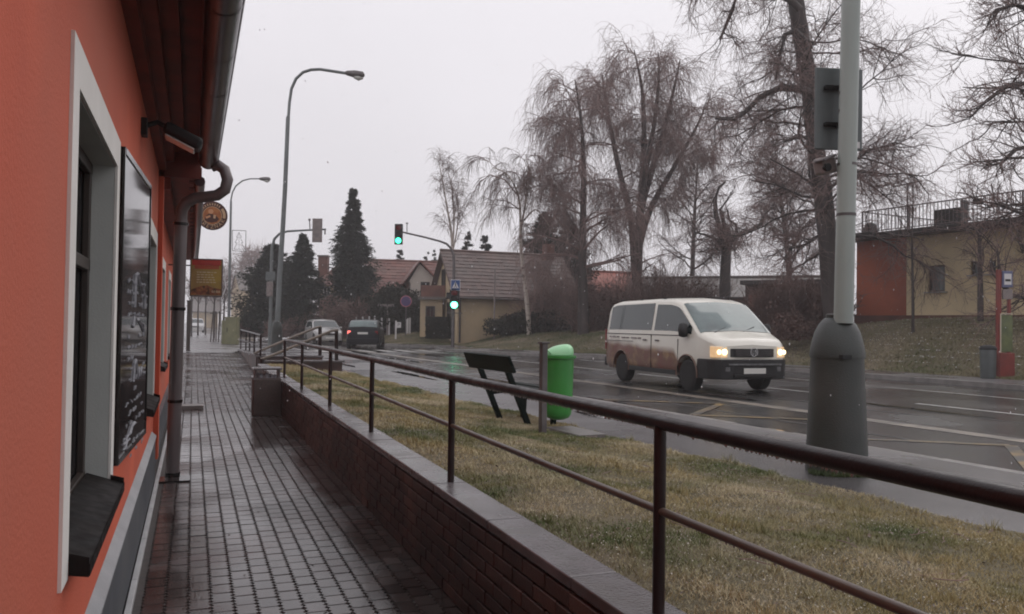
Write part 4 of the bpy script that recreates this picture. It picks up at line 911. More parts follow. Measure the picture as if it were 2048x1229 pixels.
# white van
ry = Matrix.Rotation(R(90), 3, 'Y'); MT['lampdim'] = mat('headlamp_reflector', (.5, .42, .32), (.3, .25, .2), .15, scale=14, metal=.4, emit=(1.0, .62, .30), estr=.55)
vp = bpy.data.materials.new('white_van_paint_with_brown_print'); vp.use_nodes = True; N = vp.node_tree; L = N.links.new; bs_ = N.nodes['Principled BSDF']
tcn = N.nodes.new('ShaderNodeTexCoord'); sx = N.nodes.new('ShaderNodeSeparateXYZ'); L(tcn.outputs['Object'], sx.inputs[0])
nz = N.nodes.new('ShaderNodeTexNoise'); nz.inputs['Scale'].default_value = 1.0; nz.inputs['Detail'].default_value = 2; L(tcn.outputs['Object'], nz.inputs['Vector'])
def mth(op, a, c):
    m = N.nodes.new('ShaderNodeMath'); m.operation = op
    for i, q in enumerate((a, c)):
        if isinstance(q, (int, float)): m.inputs[i].default_value = q
        else: L(q, m.inputs[i])
    return m.outputs[0]
edge = mth('ADD', mth('ADD', .86, mth('MULTIPLY', mth('SUBTRACT', nz.outputs[0], .5), .28)), mth('MULTIPLY', sx.outputs['X'], -.05))
xc = mth('MULTIPLY', mth('SUBTRACT', sx.outputs['X'], 1.0), 1.1)                 # the print sinks towards the front wheel
edge = mth('SUBTRACT', edge, mth('MAXIMUM', 0.0, xc))
def mr_(v, a, c):
    m = N.nodes.new('ShaderNodeMapRange'); m.inputs['From Min'].default_value = a; m.inputs['From Max'].default_value = c; L(v, m.inputs['Value']); return m.outputs[0]
mask = mr_(mth('SUBTRACT', edge, sx.outputs['Z']), -.07, .08)
nz2 = N.nodes.new('ShaderNodeTexNoise'); nz2.inputs['Scale'].default_value = 3.2; nz2.inputs['Detail'].default_value = 6; L(tcn.outputs['Object'], nz2.inputs['Vector'])
cr = N.nodes.new('ShaderNodeValToRGB'); cr.color_ramp.elements[0].position = .34; cr.color_ramp.elements[0].color = (.15, .028, .014, 1); cr.color_ramp.elements[1].position = .66; cr.color_ramp.elements[1].color = (.26, .15, .06, 1)
e = cr.color_ramp.elements.new(.5); e.color = (.14, .05, .02, 1); L(nz2.outputs[0], cr.inputs[0])
mxv = N.nodes.new('ShaderNodeMix'); mxv.data_type = 'RGBA'; L(mask, mxv.inputs[0]); mxv.inputs[6].default_value = (.68, .66, .58, 1); L(cr.outputs[0], mxv.inputs[7])
mud = N.nodes.new('ShaderNodeMix'); mud.data_type = 'RGBA'; L(mth('MULTIPLY', mr_(sx.outputs['Z'], .8, .25), .22), mud.inputs[0]); L(mxv.outputs[2], mud.inputs[6]); mud.inputs[7].default_value = (.12, .095, .08, 1)
L(mud.outputs[2], bs_.inputs['Base Color']); bs_.inputs['Roughness'].default_value = .3; bs_.inputs['Coat Weight'].default_value = .4
PV = dict(L=4.90, W=1.90, sill=.30, belt=1.17, wr=.335, axles=(1.52, -1.46), tum=.17, crown=.03,
          top=[(-2.45, 1.12), (-2.42, 1.55), (-2.36, 1.80), (-2.25, 1.90), (-1.9, 1.955), (0, 1.975), (.7, 1.955), (1.0, 1.90), (1.12, 1.85), (1.40, 1.64), (1.70, 1.40), (1.90, 1.235), (2.1, 1.165), (2.30, 1.10), (2.40, 1.03), (2.45, .95)],
          wid=[(-2.45, .86), (-2.38, .91), (-2.2, .94), (-1.5, .955), (1.4, .955), (1.9, .935), (2.2, .89), (2.35, .83), (2.45, .74)])
MT['vanlip'] = mat('dirty_arch_lip', (.20, .13, .10), (.12, .07, .05), .5, scale=6)
fl_ = rt * 3.98 + FH * 16.4; a20 = R(19.5)
vh = rt * math.sin(a20) - FH * math.cos(a20); vside = rt * math.cos(a20) + FH * math.sin(a20)
vc = fl_ - vh * 2.45 + vside * .95; vc.z = Z_R + .004
van, patch, over, band, VP, vsurf = vehicle('white_van', 'white passenger van with brown print on its side, driving with headlights on', 'van', PV, vc, heading_from(19.5), vp)
patch('side_window', -2.20, -.02, 4.12, 4.97, MT['carglass'])
patch('front_door_window', .10, 1.66, 4.12, 4.93, MT['carglass'])
over('windscreen', 1.11, 1.90, 6.1, MT['vanfront'])
over('rear_window', -2.43, -2.30, 6.0, MT['carglass'])
plan = [(1.95, .945), (2.25, .915), (2.40, .84), (2.475, .74), (2.52, .5), (2.535, .25), (2.54, 0)]; plan = plan + [(x, -y) for x, y in reversed(plan[:-1])]
band('bumper', plan, .30, .70, MT['black'], th=.05, bevel=.03)
pg = [(2.43, .60), (2.475, .42), (2.49, .2), (2.495, 0)]; pg = pg + [(x, -y) for x, y in reversed(pg[:-1])]
gr2 = band('grille', pg, .745, .915, MT['black'], th=.02, bevel=.006)
for z_ in (.79, .83, .87): o = MB().box((2.50, 0, z_), (.012, .84, .010)).build('grille_slat', MT['steel']); o.parent = gr2
for sg_ in (1, -1):
    h = band('headlight', [(2.30, sg_ * .885), (2.40, sg_ * .825), (2.455, sg_ * .74), (2.475, sg_ * .60)], .735, .955, MT['lampdim'], th=.02, bevel=.01, top_in=.02)
    for (hx_, hy_, hr_) in ((2.475, .665, .062), (2.445, .775, .05)):
        l_ = MB().lathe([(.001, .022), (hr_ * .7, .016), (hr_, 0)], (hx_, sg_ * hy_, .845), 18, rot=ry).build('lamp_lens', MT['lampglass'], smooth=True); l_.parent = h
    band('fog_lamp', [(2.50, sg_ * .66), (2.515, sg_ * .56)], .46, .55, MT['rim'], th=.02, bevel=.006)
b = MB(); ry = Matrix.Rotation(R(90), 3, 'Y'); b.lathe([(.078, 0), (.090, 0), (.090, .014), (.078, .014)], (2.505, 0, .85), 28, rot=ry, cap=False)
for pts in ([(-.045, .045), (-.018, -.0), (0, .035), (.018, 0), (.045, .045)], [(-.06, .01), (-.03, -.062), (0, -.015), (.03, -.062), (.06, .01)]): b.tube([(2.515, y, .85 + z_) for y, z_ in pts], .0065, 5)
VP(b, 'badge', MT['chrome'], smooth=40)
VP(MB().box((2.545, 0, .47), (.012, .52, .11)), 'number_plate', MT['plate'], bevel=.003)
VP(MB().box((2.10, .30, 1.185), (.004, .30, .001)), 'bonnet_print', MT['siggrey'])
for sg_ in (1, -1):
    b = MB(); c0 = Vector((1.50, sg_ * 1.03, 1.27)); b.lathe([(.02, -.15), (.09, -.13), (.11, 0), (.09, .13), (.02, .15)], c0, 14); VP(b, 'mirror', MT['black'], smooth=True)
    VP(MB().tube([c0 + Vector((0, -sg_ * .10, -.10)), c0 + Vector((-.02, -sg_ * .02, -.05))], .03, 8), 'mirror_arm', MT['black'])
for x_ in (.28, -.28): VP(MB().box((x_, .966, 1.03), (.16, .02, .035)), 'door_handle', MT['steel'], bevel=.008); VP(MB().box((x_, -.966, 1.03), (.16, .02, .035)), 'door_handle', MT['steel'], bevel=.008)
for x_, w in ((-2.1, .10), (-1.94, .16), (-1.70, .12), (-1.45, .2), (-1.2, .12), (-.95, .26), (-.62, .14)): VP(MB().box((x_ + w / 2, -.956, 1.075 - (.012 if x_ > -1.5 else 0)), (w, .012, .030)), 'side_print', MT['siggrey'])
VP(MB().box((-1.6, -.962, .985), (1.5, .006, .012)), 'body_groove', MT['steel']); VP(MB().box((-.0, -.944, .75), (.010, .03, .8)), 'door_gap', MT['black'])
VP(MB().box((1.16, -.944, .72), (.010, .03, .72)), 'door_gap', MT['black'])
for x_ in (-1.9, -.9, .2):
    for sg_ in (1, -1): VP(MB().box((x_, sg_ * .70, 1.975), (.10, .05, .03)), 'roof_mount', MT['black'], bevel=.008)
VP(MB().box((-2.44, 0, .45), (.12, 1.8, .22)), 'rear_bumper', MT['black'], bevel=.03)
for sg_ in (1, -1):
    for ax in PV['axles']:
        pts = [Vector((ax + .405 * math.cos(a_), sg_ * .957, .355 + .405 * math.sin(a_))) for a_ in np.linspace(R(-8), R(188), 18)]
        VP(MB().tube(pts, .018, 6), 'arch_lip', MT['vanlip'], smooth=50)
    VP(MB().box((.02, sg_ * .952, .36), (2.1, .03, .10)), 'side_skirt', MT['black'], bevel=.01)
    VP(MB().tube([Vector((x_, sg_ * .945, 1.155)) for x_ in (-2.25, -1, .05, 1.2)], .010, 6), 'window_trim', MT['black'])
VP(MB().box((2.56, 0, .60), (.02, 1.25, .035)), 'bumper_groove', MT['rim'], bevel=.005)
VP(MB().box((2.555, 0, .37), (.02, 1.0, .07)), 'air_intake', MT['tyre'], bevel=.01)
for sg_ in (1, -1): VP(MB().box((-2.42, sg_ * .86, 1.0), (.06, .10, .5)), 'tail_light', MT['taildark'], bevel=.01)
# side-to-side wiper blades
for y_ in (.1, -.55): VP(MB().tube([(1.93, y_, 1.235), (1.78, y_ + .42, 1.36)], .008, 5), 'wiper', MT['black'])
# small hatchbacks
carp = mat('near_black_car_paint', (.004, .0045, .007), (.005, .006, .009), .4, spec=.2, coat=.0, scale=4); silv = mat('silver_car_paint', (.42, .41, .40), (.30, .29, .28), .28, metal=.3, scale=3, coat=.4); farw = mat('far_white_paint', (.5, .5, .5), (.42, .42, .42), .4, scale=3)
PH = dict(L=4.05, W=1.70, sill=.24, belt=.93, wr=.30, axles=(1.28, -1.22), tum=.30, crown=.02,
          top=[(-2.02, .80), (-1.99, .98), (-1.80, 1.22), (-1.60, 1.38), (-1.40, 1.44), (-.6, 1.47), (0, 1.45), (.25, 1.40), (.75, 1.10), (1.0, .96), (1.5, .88), (1.85, .78), (2.02, .62)],
          wid=[(-2.02, .72), (-1.85, .80), (-1.4, .84), (1.2, .84), (1.7, .78), (2.02, .62)])
def hatch(name, label, cat, loc, hd, paint, lit_rear, lit_front):
    t, patch, over, band, VP, s_ = vehicle(name, label, cat, PH, loc, hd, paint)
    patch('side_window', -1.25, -.12, 4.15, 4.9, MT['carglass'], nx=8); patch('side_window', -.04, .68, 4.15, 4.9, MT['carglass'], nx=8)
    over('windscreen', .30, .94, 6.2, MT['carglass']); over('rear_window', -1.90, -1.52, 6.2, MT['vanfront'])
    pf = [(1.75, .76), (1.98, .64), (2.06, .3), (2.07, 0)]; pf = pf + [(x, -y) for x, y in reversed(pf[:-1])]; band('bumper', pf, .24, .48, paint, th=.04, bevel=.02)
    VP(MB().box((-2.02, 0, .42), (.12, 1.56, .26)), 'rear_bumper', paint, bevel=.05)
    VP(MB().box((-2.03, 0, .80), (.02, .50, .10)), 'number_plate', MT['plate']); VP(MB().box((2.075, 0, .40), (.02, .50, .10)), 'number_plate', MT['plate'])
    for sg_ in (1, -1):
        VP(MB().box((-1.97, sg_ * .66, .83), (.10, .16, .17)), 'tail_light', MT['taillit'] if (lit_rear and sg_ == 1) else MT['taildark'], bevel=.02)
        VP(MB().box((1.93, sg_ * .55, .66), (.12, .26, .12)), 'headlight', MT['lampglass'] if lit_front else MT['lampb'], bevel=.03)
        VP(MB().lathe([(.01, -.07), (.07, -.05), (.07, .05), (.01, .07)], (.62, sg_ * .92, .98), 10), 'mirror', paint, smooth=True)
    VP(MB().box((2.03, 0, .62), (.06, .70, .10)), 'grille', MT['black'], bevel=.01)
    return t
def ctr(px, d, z=Z_R + .004): p = at(px, 650, d); p.z = z; return p
hc = hatch('dark_hatchback', 'nearly black hatchback driving away with its left tail light lit', 'car', ctr(733, 42.5), heading_from(3, False) + R(2), carp, True, False)
hatch('silver_car', 'silver hatchback coming towards the camera left of the dark car', 'car', ctr(647, 50), heading_from(24), silv, False, False)
pc = hatch('parked_car', 'pale car parked far off at the end of the street, behind the young trees', 'car', ctr(392, 88, .26), heading_from(20), farw, False, False)

# ================================================================== HOUSES ACROSS THE ROAD
Zv = Vector((0, 0, 1))
def hp(px, d, z): p = at(px, 640, d); p.z = z; return p
def gable_house(name, label, C0, C1, C2, zb, ze, zr, wallm, roofm, over=.35, tiles=(0, 0), nb=True, halfhip=0):
    """C0 near corner, C1 far end of the long front wall, C2 back end of the gable wall; the ridge runs parallel to C0-C1"""
    C0, C1, C2 = [Vector((c.x, c.y, 0)) for c in (C0, C1, C2)]; C3 = C1 + C2 - C0
    t = thing(name, label, 'house', (C0.x, C0.y, zb)); o_ = Vector((C0.x, C0.y, zb)); b = MB()
    def V3(p, z): return Vector((p.x, p.y, z)) - o_
    M0, M1 = (C0 + C2) / 2, (C1 + C3) / 2
    zt = zr - .1
    v = [V3(C0, zb - .6), V3(C1, zb - .6), V3(C3, zb - .6), V3(C2, zb - .6), V3(C0, ze), V3(C1, ze), V3(C3, ze), V3(C2, ze), V3(M0, zt), V3(M1, zt)]
    b.add([tuple(p) for p in v], [(0, 1, 5, 4), (1, 2, 6, 9, 5), (2, 3, 7, 6), (3, 0, 4, 8, 7)]); local(b.build('wall', wallm, fix=True), t)
    u = (C1 - C0).normalized(); w = (C0 - C2).normalized()            # w points to the front
    half = (C0 - C2).length / 2; sl = (zr - ze) / half
    for sgn in (1, -1):
        e0 = M0 + w * sgn * (half + over) - u * over; e1 = M1 + w * sgn * (half + over) + u * over; r0 = M0 - u * over; r1 = M1 + u * over
        zee = ze - over * sl + .03
        q = [V3(e0, zee), V3(e1, zee), V3(r1, zr + .02), V3(r0, zr + .02)]
        nrm = (q[1] - q[0]).cross(q[3] - q[0]).normalized(); nrm = nrm if nrm.z > 0 else -nrm
        b = MB(); b.prism(q, nrm * -.10); rf = local(b.build('roof', roofm, fix=True), t)
        if sgn == 1 and tiles[0]:
            nx, ny = tiles; L_ = (q[1] - q[0]).length; Hh = (q[3] - q[0]).length; ux = (q[1] - q[0]) / L_; uy = (q[3] - q[0]) / Hh
            tw, th = L_ / nx, Hh / ny; RM = Matrix((ux, uy, nrm)).transposed()
            tb = MB(); tb.box((0, 0, 0), (tw * .985, th * 1.08, .035), rot=Matrix.Rotation(R(-3.5), 3, 'X')); 
            to = tb.build('tile', roofm); cnt = 0; bulk = MB(); me_ = to.data
            for j in range(ny):
                for i in range(nx):
                    p = q[0] + ux * (tw * (i + .5)) + uy * (th * (j + .5)) + nrm * (.035 + random.uniform(-.006, .01))
                    if cnt < 300:
                        o = to if cnt == 0 else dup(to); cnt += 1; o.parent = rf; o.matrix_local = Matrix.Translation(p) @ RM.to_4x4()
                    else: bulk.box(p, (tw * .985, th * 1.08, .035), rot=RM @ Matrix.Rotation(R(-3.5), 3, 'X'))
            if bulk.n: o = stuff(bulk.build('tile', roofm)); o.parent = rf
    b = MB(); b.tube([V3(M0 - u * over, zr + .05), V3(M1 + u * over, zr + .05)], .11, 8); local(b.build('ridge', roofm, smooth=50), t)
    b = MB(); ga = M0 + w * (half + over + .05) - u * over; gb_ = M1 + w * (half + over + .05) + u * over; b.tube([V3(ga, ze - over * sl - .03), V3(gb_, ze - over * sl - .05)], .06, 8); local(b.build('gutter', MT['greyroof'], smooth=50), t)
    return t, o_, u, w
def wall_window(t, o_, c, u, w, wd, ht, frame=MT['white'], pane=MT['glass'], cross=True):
    """c: centre on the wall face, u: along the wall, w: outward"""
    RM = Matrix((u, w, Zv)).transposed(); c = c - o_
    b = MB(); fw_ = .07
    for sx_ in (-1, 1): b.box(c + u * sx_ * (wd / 2) + w * .03, (fw_, .08, ht + fw_), rot=RM)
    for sz_ in (-1, 1): b.box(c + Zv * sz_ * (ht / 2) + w * .035, (wd, .08, fw_), rot=RM)
    if cross: b.box(c + w * .03, (.05, .06, ht), rot=RM)
    f = local(b.build('window', frame), t)
    g = MB().box(c + w * .012, (wd, .02, ht), rot=RM).build('pane', pane); g.parent = f
    s_ = MB().box(c + w * .08 - Zv * (ht / 2 + .06), (wd + .2, .14, .04), rot=RM).build('sill', MT['ledge']); s_.parent = f
# house C: tiled roof, gable to the left
c0, c1, c2 = hp(915, 47.5, 0), hp(1152, 50.5, 0), hp(866, 54.5, 0)
tC, oC, uC, wC = gable_house('gabled_house', 'cream house with a brown tiled roof and its gable turned left, behind the green lights', c0, c1, c2, 1.0, 3.35, 6.05, MT['cream'], MT['roofd'], tiles=(26, 13))
gC = (Vector((c2.x - c0.x, c2.y - c0.y, 0))).normalized(); wl = -uC
mid = (Vector((c0.x, c0.y, 0)) + Vector((c2.x, c2.y, 0))) / 2
wall_window(tC, oC, mid + gC * .3 + Zv * 4.35, gC, wl, .95, 1.15, frame=MT['mullion'])
wall_window(tC, oC, mid - gC * 1.6 + Zv * 2.2, gC, wl, 1.3, 1.25, frame=MT['mullion']); wall_window(tC, oC, mid + gC * 1.9 + Zv * 2.2, gC, wl, 1.3, 1.25, frame=MT['mullion'])
f0 = Vector((c0.x, c0.y, 0)); wall_window(tC, oC, f0 + uC * 6.35 + Zv * 2.5, uC, wC, .85, .45, frame=MT['mullion'])
local(MB().tube([f0 + uC * .12 + wC * .1 + Zv * 3.1 - oC, f0 + uC * .12 + wC * .1 + Zv * .5 - oC], .06, 8).build('downpipe', MT['mullion']), tC)
local(MB().box(f0 + uC * 6.6 - wC * 2.4 + Zv * 6.2 - oC, (.6, .6, 1.0)).build('chimney', MT['chim']), tC)
# annex with a balcony left of the gable
an0 = hp(844, 50.5, 0); anx = thing('porch_annex', 'low cream annex with a red-brown balcony parapet between the white gable and the tiled house', 'house', (an0.x, an0.y, .9)); oA = Vector((an0.x, an0.y, .9))
uA = rt; 
local(MB().box(Vector((an0.x, an0.y, 1.9)) + rt * .55 + FH * 1.6 - oA, (1.35, 3.2, 2.3), rz=-YAW).build('wall', MT['cream']), anx)
local(MB().box(Vector((an0.x, an0.y, 3.12)) + rt * .6 + FH * 1.5 - oA, (1.7, 3.6, .16), rz=-YAW).build('slab', MT['greyroof']), anx)
local(MB().box(Vector((an0.x, an0.y, 3.55)) + rt * .65 + FH * .1 - oA, (1.5, .12, .72), rz=-YAW).build('balcony_parapet', MT['chim']), anx)
wall_window(anx, oA, Vector((an0.x, an0.y, 0)) + rt * .5 + Zv * 2.1 - FH * .0, rt, -FH, .5, 1.0, frame=MT['mullion'])
# house B: long red roof with a white cross gable
tB, oB, uB, wB = gable_house('long_roofed_house', 'house with a long brown-red roof between the spruce and the gabled house', hp(722, 58, 0), hp(905, 59.5, 0), hp(722, 66.5, 0), .8, 3.3, 6.25, MT['cream2'], MT['roof'], tiles=(20, 13))
g0, g1 = hp(813, 56.0, 0), hp(871, 56.4, 0)
G = thing('white_gable_wing', 'white front wing with a pointed gable and dark attic window under the long red roof', 'house', (g0.x, g0.y, .8)); oG = Vector((g0.x, g0.y, .8))
gu = (Vector((g1.x - g0.x, g1.y - g0.y, 0))); gl = gu.length; gu.normalize(); gw = Vector((gu.y, -gu.x, 0)); gw = gw if gw.dot(FH) < 0 else -gw
G0 = Vector((g0.x, g0.y, 0)) - oG; ap = 5.75
fr_ = [G0 + Zv * .2 + gu * .2, G0 + gu * (gl - .1) + Zv * .2, G0 + gu * (gl - .1) + Zv * 4.65, G0 + gu * gl * .42 + Zv * (ap - .12), G0 + gu * .15 + Zv * 4.45, G0 + gu * .25 + Zv * 4.2]
b = MB(); b.prism(fr_, -gw * 5); local(b.build('wall', MT['cream2'], fix=True), G)
for a_, c_2 in ((G0 + gu * -.25 + Zv * 4.25, G0 + gu * gl * .42 + Zv * ap), (G0 + gu * gl * .42 + Zv * ap, G0 + gu * (gl + .2) + Zv * 4.35)):
    b = MB(); b.prism([a_ + gw * .3, c_2 + gw * .3, c_2 + gw * .3 + Zv * .12, a_ + gw * .3 + Zv * .12], -gw * 5.3); local(b.build('roof', MT['roof'], fix=True), G)
wall_window(G, oG, oG + G0 + gu * gl * .62 + Zv * 4.05, gu, gw, .55, .62, frame=MT['mullion'], cross=False)
# house A: hipped roof and chimney behind the spruce
a0 = hp(635, 64, 0); A_ = thing('hipped_house', 'pale house with a pointed hipped roof and tall brick chimney left of the spruce', 'house', (a0.x, a0.y, .8)); oA2 = Vector((a0.x, a0.y, .8))
def LA(x, y, z): return Vector((a0.x, a0.y, 0)) + rt * x + FH * y + Zv * z - oA2
local(MB().box(LA(2.6, 3.2, 2.4), (5.2, 5.6, 4.4), rz=-YAW).build('wall', MT['cream']), A_)
b = MB(); q = [LA(-.3, 0, 4.45), LA(5.6, 0, 4.45), LA(5.6, 6.6, 4.45), LA(-.3, 6.6, 4.45), LA(.9, 3, 6.35), LA(4.2, 3, 6.35)]
b.add([tuple(p) for p in q], [(0, 1, 5, 4), (1, 2, 5), (2, 3, 4, 5), (3, 0, 4), (0, 3, 2, 1)]); local(b.build('roof', MT['roof'], fix=True), A_)
b = MB(); b.prism([LA(.0, -.9, 2.75), LA(2.5, -.9, 2.75), LA(2.5, .35, 3.65), LA(.9, .35, 3.65)], (0, 0, .12)); local(b.build('porch_roof', MT['roof'], fix=True), A_)
local(MB().box(LA(-.1, 2.2, 5.5), (.75, .7, 2.6), rz=-YAW).build('chimney', MT['chim']), A_); local(MB().box(LA(-.1, 2.2, 6.85), (.9, .85, .12), rz=-YAW).build('chimney_cap', MT['greyroof']), A_)
wall_window(A_, oA2, LA(.75, .39, 1.75) + oA2, rt, -FH, .5, .9); wall_window(A_, oA2, LA(.6, .39, 4.0) + oA2, rt, -FH, .5, .6)
# house D, orange roof glimpsed behind the birches
gable_house('orange_roofed_house', 'house with an orange-red roof half hidden behind the weeping birches above the van', hp(1176, 62, 0), hp(1290, 64, 0), hp(1150, 70, 0), 1.4, 3.9, 5.9, MT['cream'], MT['roofo'])
# house E, low grey roof
gable_house('grey_roofed_house', 'low house with a dull grey-brown roof seen over the van roof', hp(1275, 50, 0), hp(1650, 46, 0), hp(1300, 60, 0), 1.9, 3.4, 4.75, MT['brownwall'], MT['greyroof'])
# long dark wall and garage behind the van
lw0 = hp(1170, 46, 0); lw1 = hp(1500, 42, 0); lw = thing('boundary_wall', 'long dull brown boundary wall running behind the van', 'wall', (lw0.x, lw0.y, 1.4)); o_ = Vector((lw0.x, lw0.y, 1.4))
d_ = Vector((lw1.x - lw0.x, lw1.y - lw0.y, 0)); Lw = d_.length; d_.normalize(); az = math.atan2(d_.y, d_.x)
npan = 9
for i in range(npan):
    c = Vector((lw0.x, lw0.y, 0)) + d_ * (Lw * (i + .5) / npan)
    local(MB().box(c + Zv * 2.1 - o_, (Lw / npan - .06, .16, 1.95), rz=az).build('wall_panel', MT['brownwall']), lw); local(MB().box(c + Zv * 3.11 - o_, (Lw / npan - .03, .24, .07), rz=az).build('coping', MT['darkfascia']), lw)
ga = hp(1490, 39, 0); gb2 = hp(1660, 37, 0); gr3 = thing('garage', 'flat-roofed dark brown garage between the van and the thick tree', 'garage', (ga.x, ga.y, 1.7)); o_ = Vector((ga.x, ga.y, 1.7))
d_ = Vector((gb2.x - ga.x, gb2.y - ga.y, 0)); Lg = d_.length; d_.normalize(); az = math.atan2(d_.y, d_.x); nb_ = Vector((-d_.y, d_.x, 0)); nb_ = nb_ if nb_.dot(FH) > 0 else -nb_
local(MB().box(Vector((ga.x, ga.y, 2.45)) + d_ * Lg / 2 + nb_ * 2.5 - o_, (Lg, 5, 2.4), rz=az).build('wall', MT['brownwall']), gr3)
local(MB().box(Vector((ga.x, ga.y, 3.72)) + d_ * Lg / 2 + nb_ * 2.5 - o_, (Lg + .4, 5.4, .2), rz=az).build('roof', MT['darkfascia'], bevel=.02), gr3)
for i in range(3): local(MB().box(Vector((ga.x, ga.y, 2.2)) + d_ * (Lg * (.18 + .32 * i)) - nb_ * .03 - o_, (Lg * .27, .05, 1.9), rz=az).build('door', MT['chim']), gr3)
# right-hand flat building with roof terrace
f0, f1 = hp(1712, 34.3, 0), hp(2300, 24.9, 0); ZB, ZT = 2.03, 5.22
FB = thing('flat_roofed_building', 'low flat-roofed building, red-brown at its left end and beige beyond, with a railed roof terrace', 'building', (f0.x, f0.y, ZB)); oF = Vector((f0.x, f0.y, ZB))
d_ = Vector((f1.x - f0.x, f1.y - f0.y, 0)); Lf = d_.length; d_.normalize(); az = math.atan2(d_.y, d_.x); nF = Vector((-d_.y, d_.x, 0)); nF = nF if nF.dot(FH) < 0 else -nF
F0 = Vector((f0.x, f0.y, 0))
def FP(s, z, o=0): return F0 + d_ * s + nF * o + Zv * z - oF
def spx(px):                                                        # distance along the facade of a photo column
    r = ray(px, 560); a = np.array([[d_.x, -r.x], [d_.y, -r.y]]); return float(np.linalg.solve(a, np.array([-F0.x, -F0.y]))[0])
sR = spx(1813)
local(MB().box(FP(sR / 2, (ZB + ZT) / 2, -4.02), (sR, 8, ZT - ZB), rz=az).build('red_wall', MT['redpanel']), FB)
wins = [(spx(1855), spx(1890), 3.05, 4.05), (spx(1941), spx(1957), 3.62, 4.1), (spx(1976), spx(1992), 3.62, 4.1), (spx(2120), spx(2170), 3.05, 4.05)]
b = MB(); s_c = sR; 
for a_, c_, lo, hi in wins:
    b.box(FP((s_c + a_) / 2, (ZB + ZT) / 2, -4), (a_ - s_c, 8, ZT - ZB), rz=az); b.box(FP((a_ + c_) / 2, (ZB + lo) / 2, -4), (c_ - a_, 8, lo - ZB), rz=az); b.box(FP((a_ + c_) / 2, (hi + ZT) / 2, -4), (c_ - a_, 8, ZT - hi), rz=az); b.box(FP((a_ + c_) / 2, (lo + hi) / 2, -4.2), (c_ - a_, 7.6, hi - lo), rz=az); s_c = c_
b.box(FP((s_c + Lf) / 2, (ZB + ZT) / 2, -4), (Lf - s_c, 8, ZT - ZB), rz=az); local(b.build('beige_wall', MT['beige']), FB)
MT['curtain'] = mat('window_with_net_curtain', (.16, .19, .20), (.07, .085, .09), .15, scale=3, stretch=(3, 3, .3))
for a_, c_, lo, hi in wins:
    RM = Matrix((d_, nF, Zv)).transposed(); c = FP((a_ + c_) / 2, (lo + hi) / 2, 0); b = MB()
    for sx_ in (-1, 1): b.box(c + d_ * sx_ * ((c_ - a_) / 2 - .03) - nF * .14, (.06, .06, hi - lo), rot=RM)
    for sz_ in (-1, 1): b.box(c + Zv * sz_ * ((hi - lo) / 2 - .03) - nF * .137, (c_ - a_ - .12, .06, .06), rot=RM)
    w_ = local(b.build('window', MT['mullion']), FB); p_ = MB().box(c - nF * .17, (c_ - a_, .02, hi - lo), rot=RM).build('pane', MT['curtain']); p_.parent = w_
    p_ = MB().box(c + nF * .04 - Zv * ((hi - lo) / 2 + .03), (c_ - a_ + .2, .12, .04), rot=RM).build('sill', MT['ledge']); p_.parent = w_
local(MB().box(FP(Lf / 2, ZB - .12, .03), (Lf + .1, .06, .5), rz=az).build('plinth', MT['chim']), FB)
local(MB().box(FP(Lf / 2, ZT + .12, -3.8), (Lf + .5, 8.9, .24), rz=az).build('roof', MT['darkfascia'], bevel=.02), FB)
local(MB().tube([FP(spx(1960), ZT, .06), FP(spx(1962), ZB - .2, .06)], .05, 8).build('downpipe', MT['siggrey']), FB)
rz_ = ZT + .24; sA, sB2 = spx(1716), Lf
for z_, w in ((1.02, .028), (.18, .02)): local(MB().tube([FP(sA, rz_ + z_, -.25), FP(sB2, rz_ + z_, -.25)], w, 6).build('terrace_rail', MT['steel']), FB)
bp = MB().box((0, 0, 0), (.022, .022, .84)).build('baluster', MT['steel']); bl = [bp]
nB = int((sB2 - sA) / .155)
for i in range(min(nB, 290)):
    o = bp if i == 0 else dup(bp); o.parent = FB; o.location = FP(sA + i * .155, rz_ + .60, -.25); o.rotation_euler = (0, 0, az)
for s_ in np.arange(sA, sB2, 2.2): local(MB().box(FP(s_, rz_ + .5, -.25), (.05, .05, 1.04), rz=az).build('terrace_post', MT['steel']), FB)
for sgn_px, zz in ((0, 0),):
    e = FP(sA, rz_, -.25); bk_ = e - nF * 6
    for z_, w in ((1.02, .028), (.18, .02)): local(MB().tube([e + Zv * z_, bk_ + Zv * z_], w, 6).build('terrace_rail', MT['steel']), FB)
    for i in range(20): o = dup(bp); o.parent = FB; o.location = e - nF * (.3 * i) + Zv * .60; o.rotation_euler = (0, 0, az)
local(MB().box(FP((spx(1856) + spx(1908)) / 2, rz_ + .36, -.55), (spx(1908) - spx(1856), .5, .74), rz=az).build('roof_unit', MT['darkfascia'], bevel=.02), FB)
local(MB().box(FP(spx(1911), rz_ + .48, -.5), (.12, .3, 1.0), rz=az).build('roof_unit_side', MT['darkfascia']), FB)
local(MB().lathe([(.26, 0), (.28, .3), (.22, .5), (.08, .58)], FP(spx(1724), rz_, -.5), 14).build('vent_cowl', MT['darkfascia'], smooth=50), FB)
q = FP(spx(1801), rz_, -.4); local(MB().tube([q, q + Zv * 1.95], .035, 6).build('aerial_mast', MT['steel']), FB)
local(MB().tube([q + Zv * 1.9 - d_ * .62, q + Zv * 1.95 + d_ * .62], .03, 6).build('aerial_bar', MT['steel']), FB)
local(MB().box(FP(spx(1946), rz_ + .85, -.3), (.28, .2, .2), rz=az).build('terrace_lamp', MT['darkfascia']), FB)
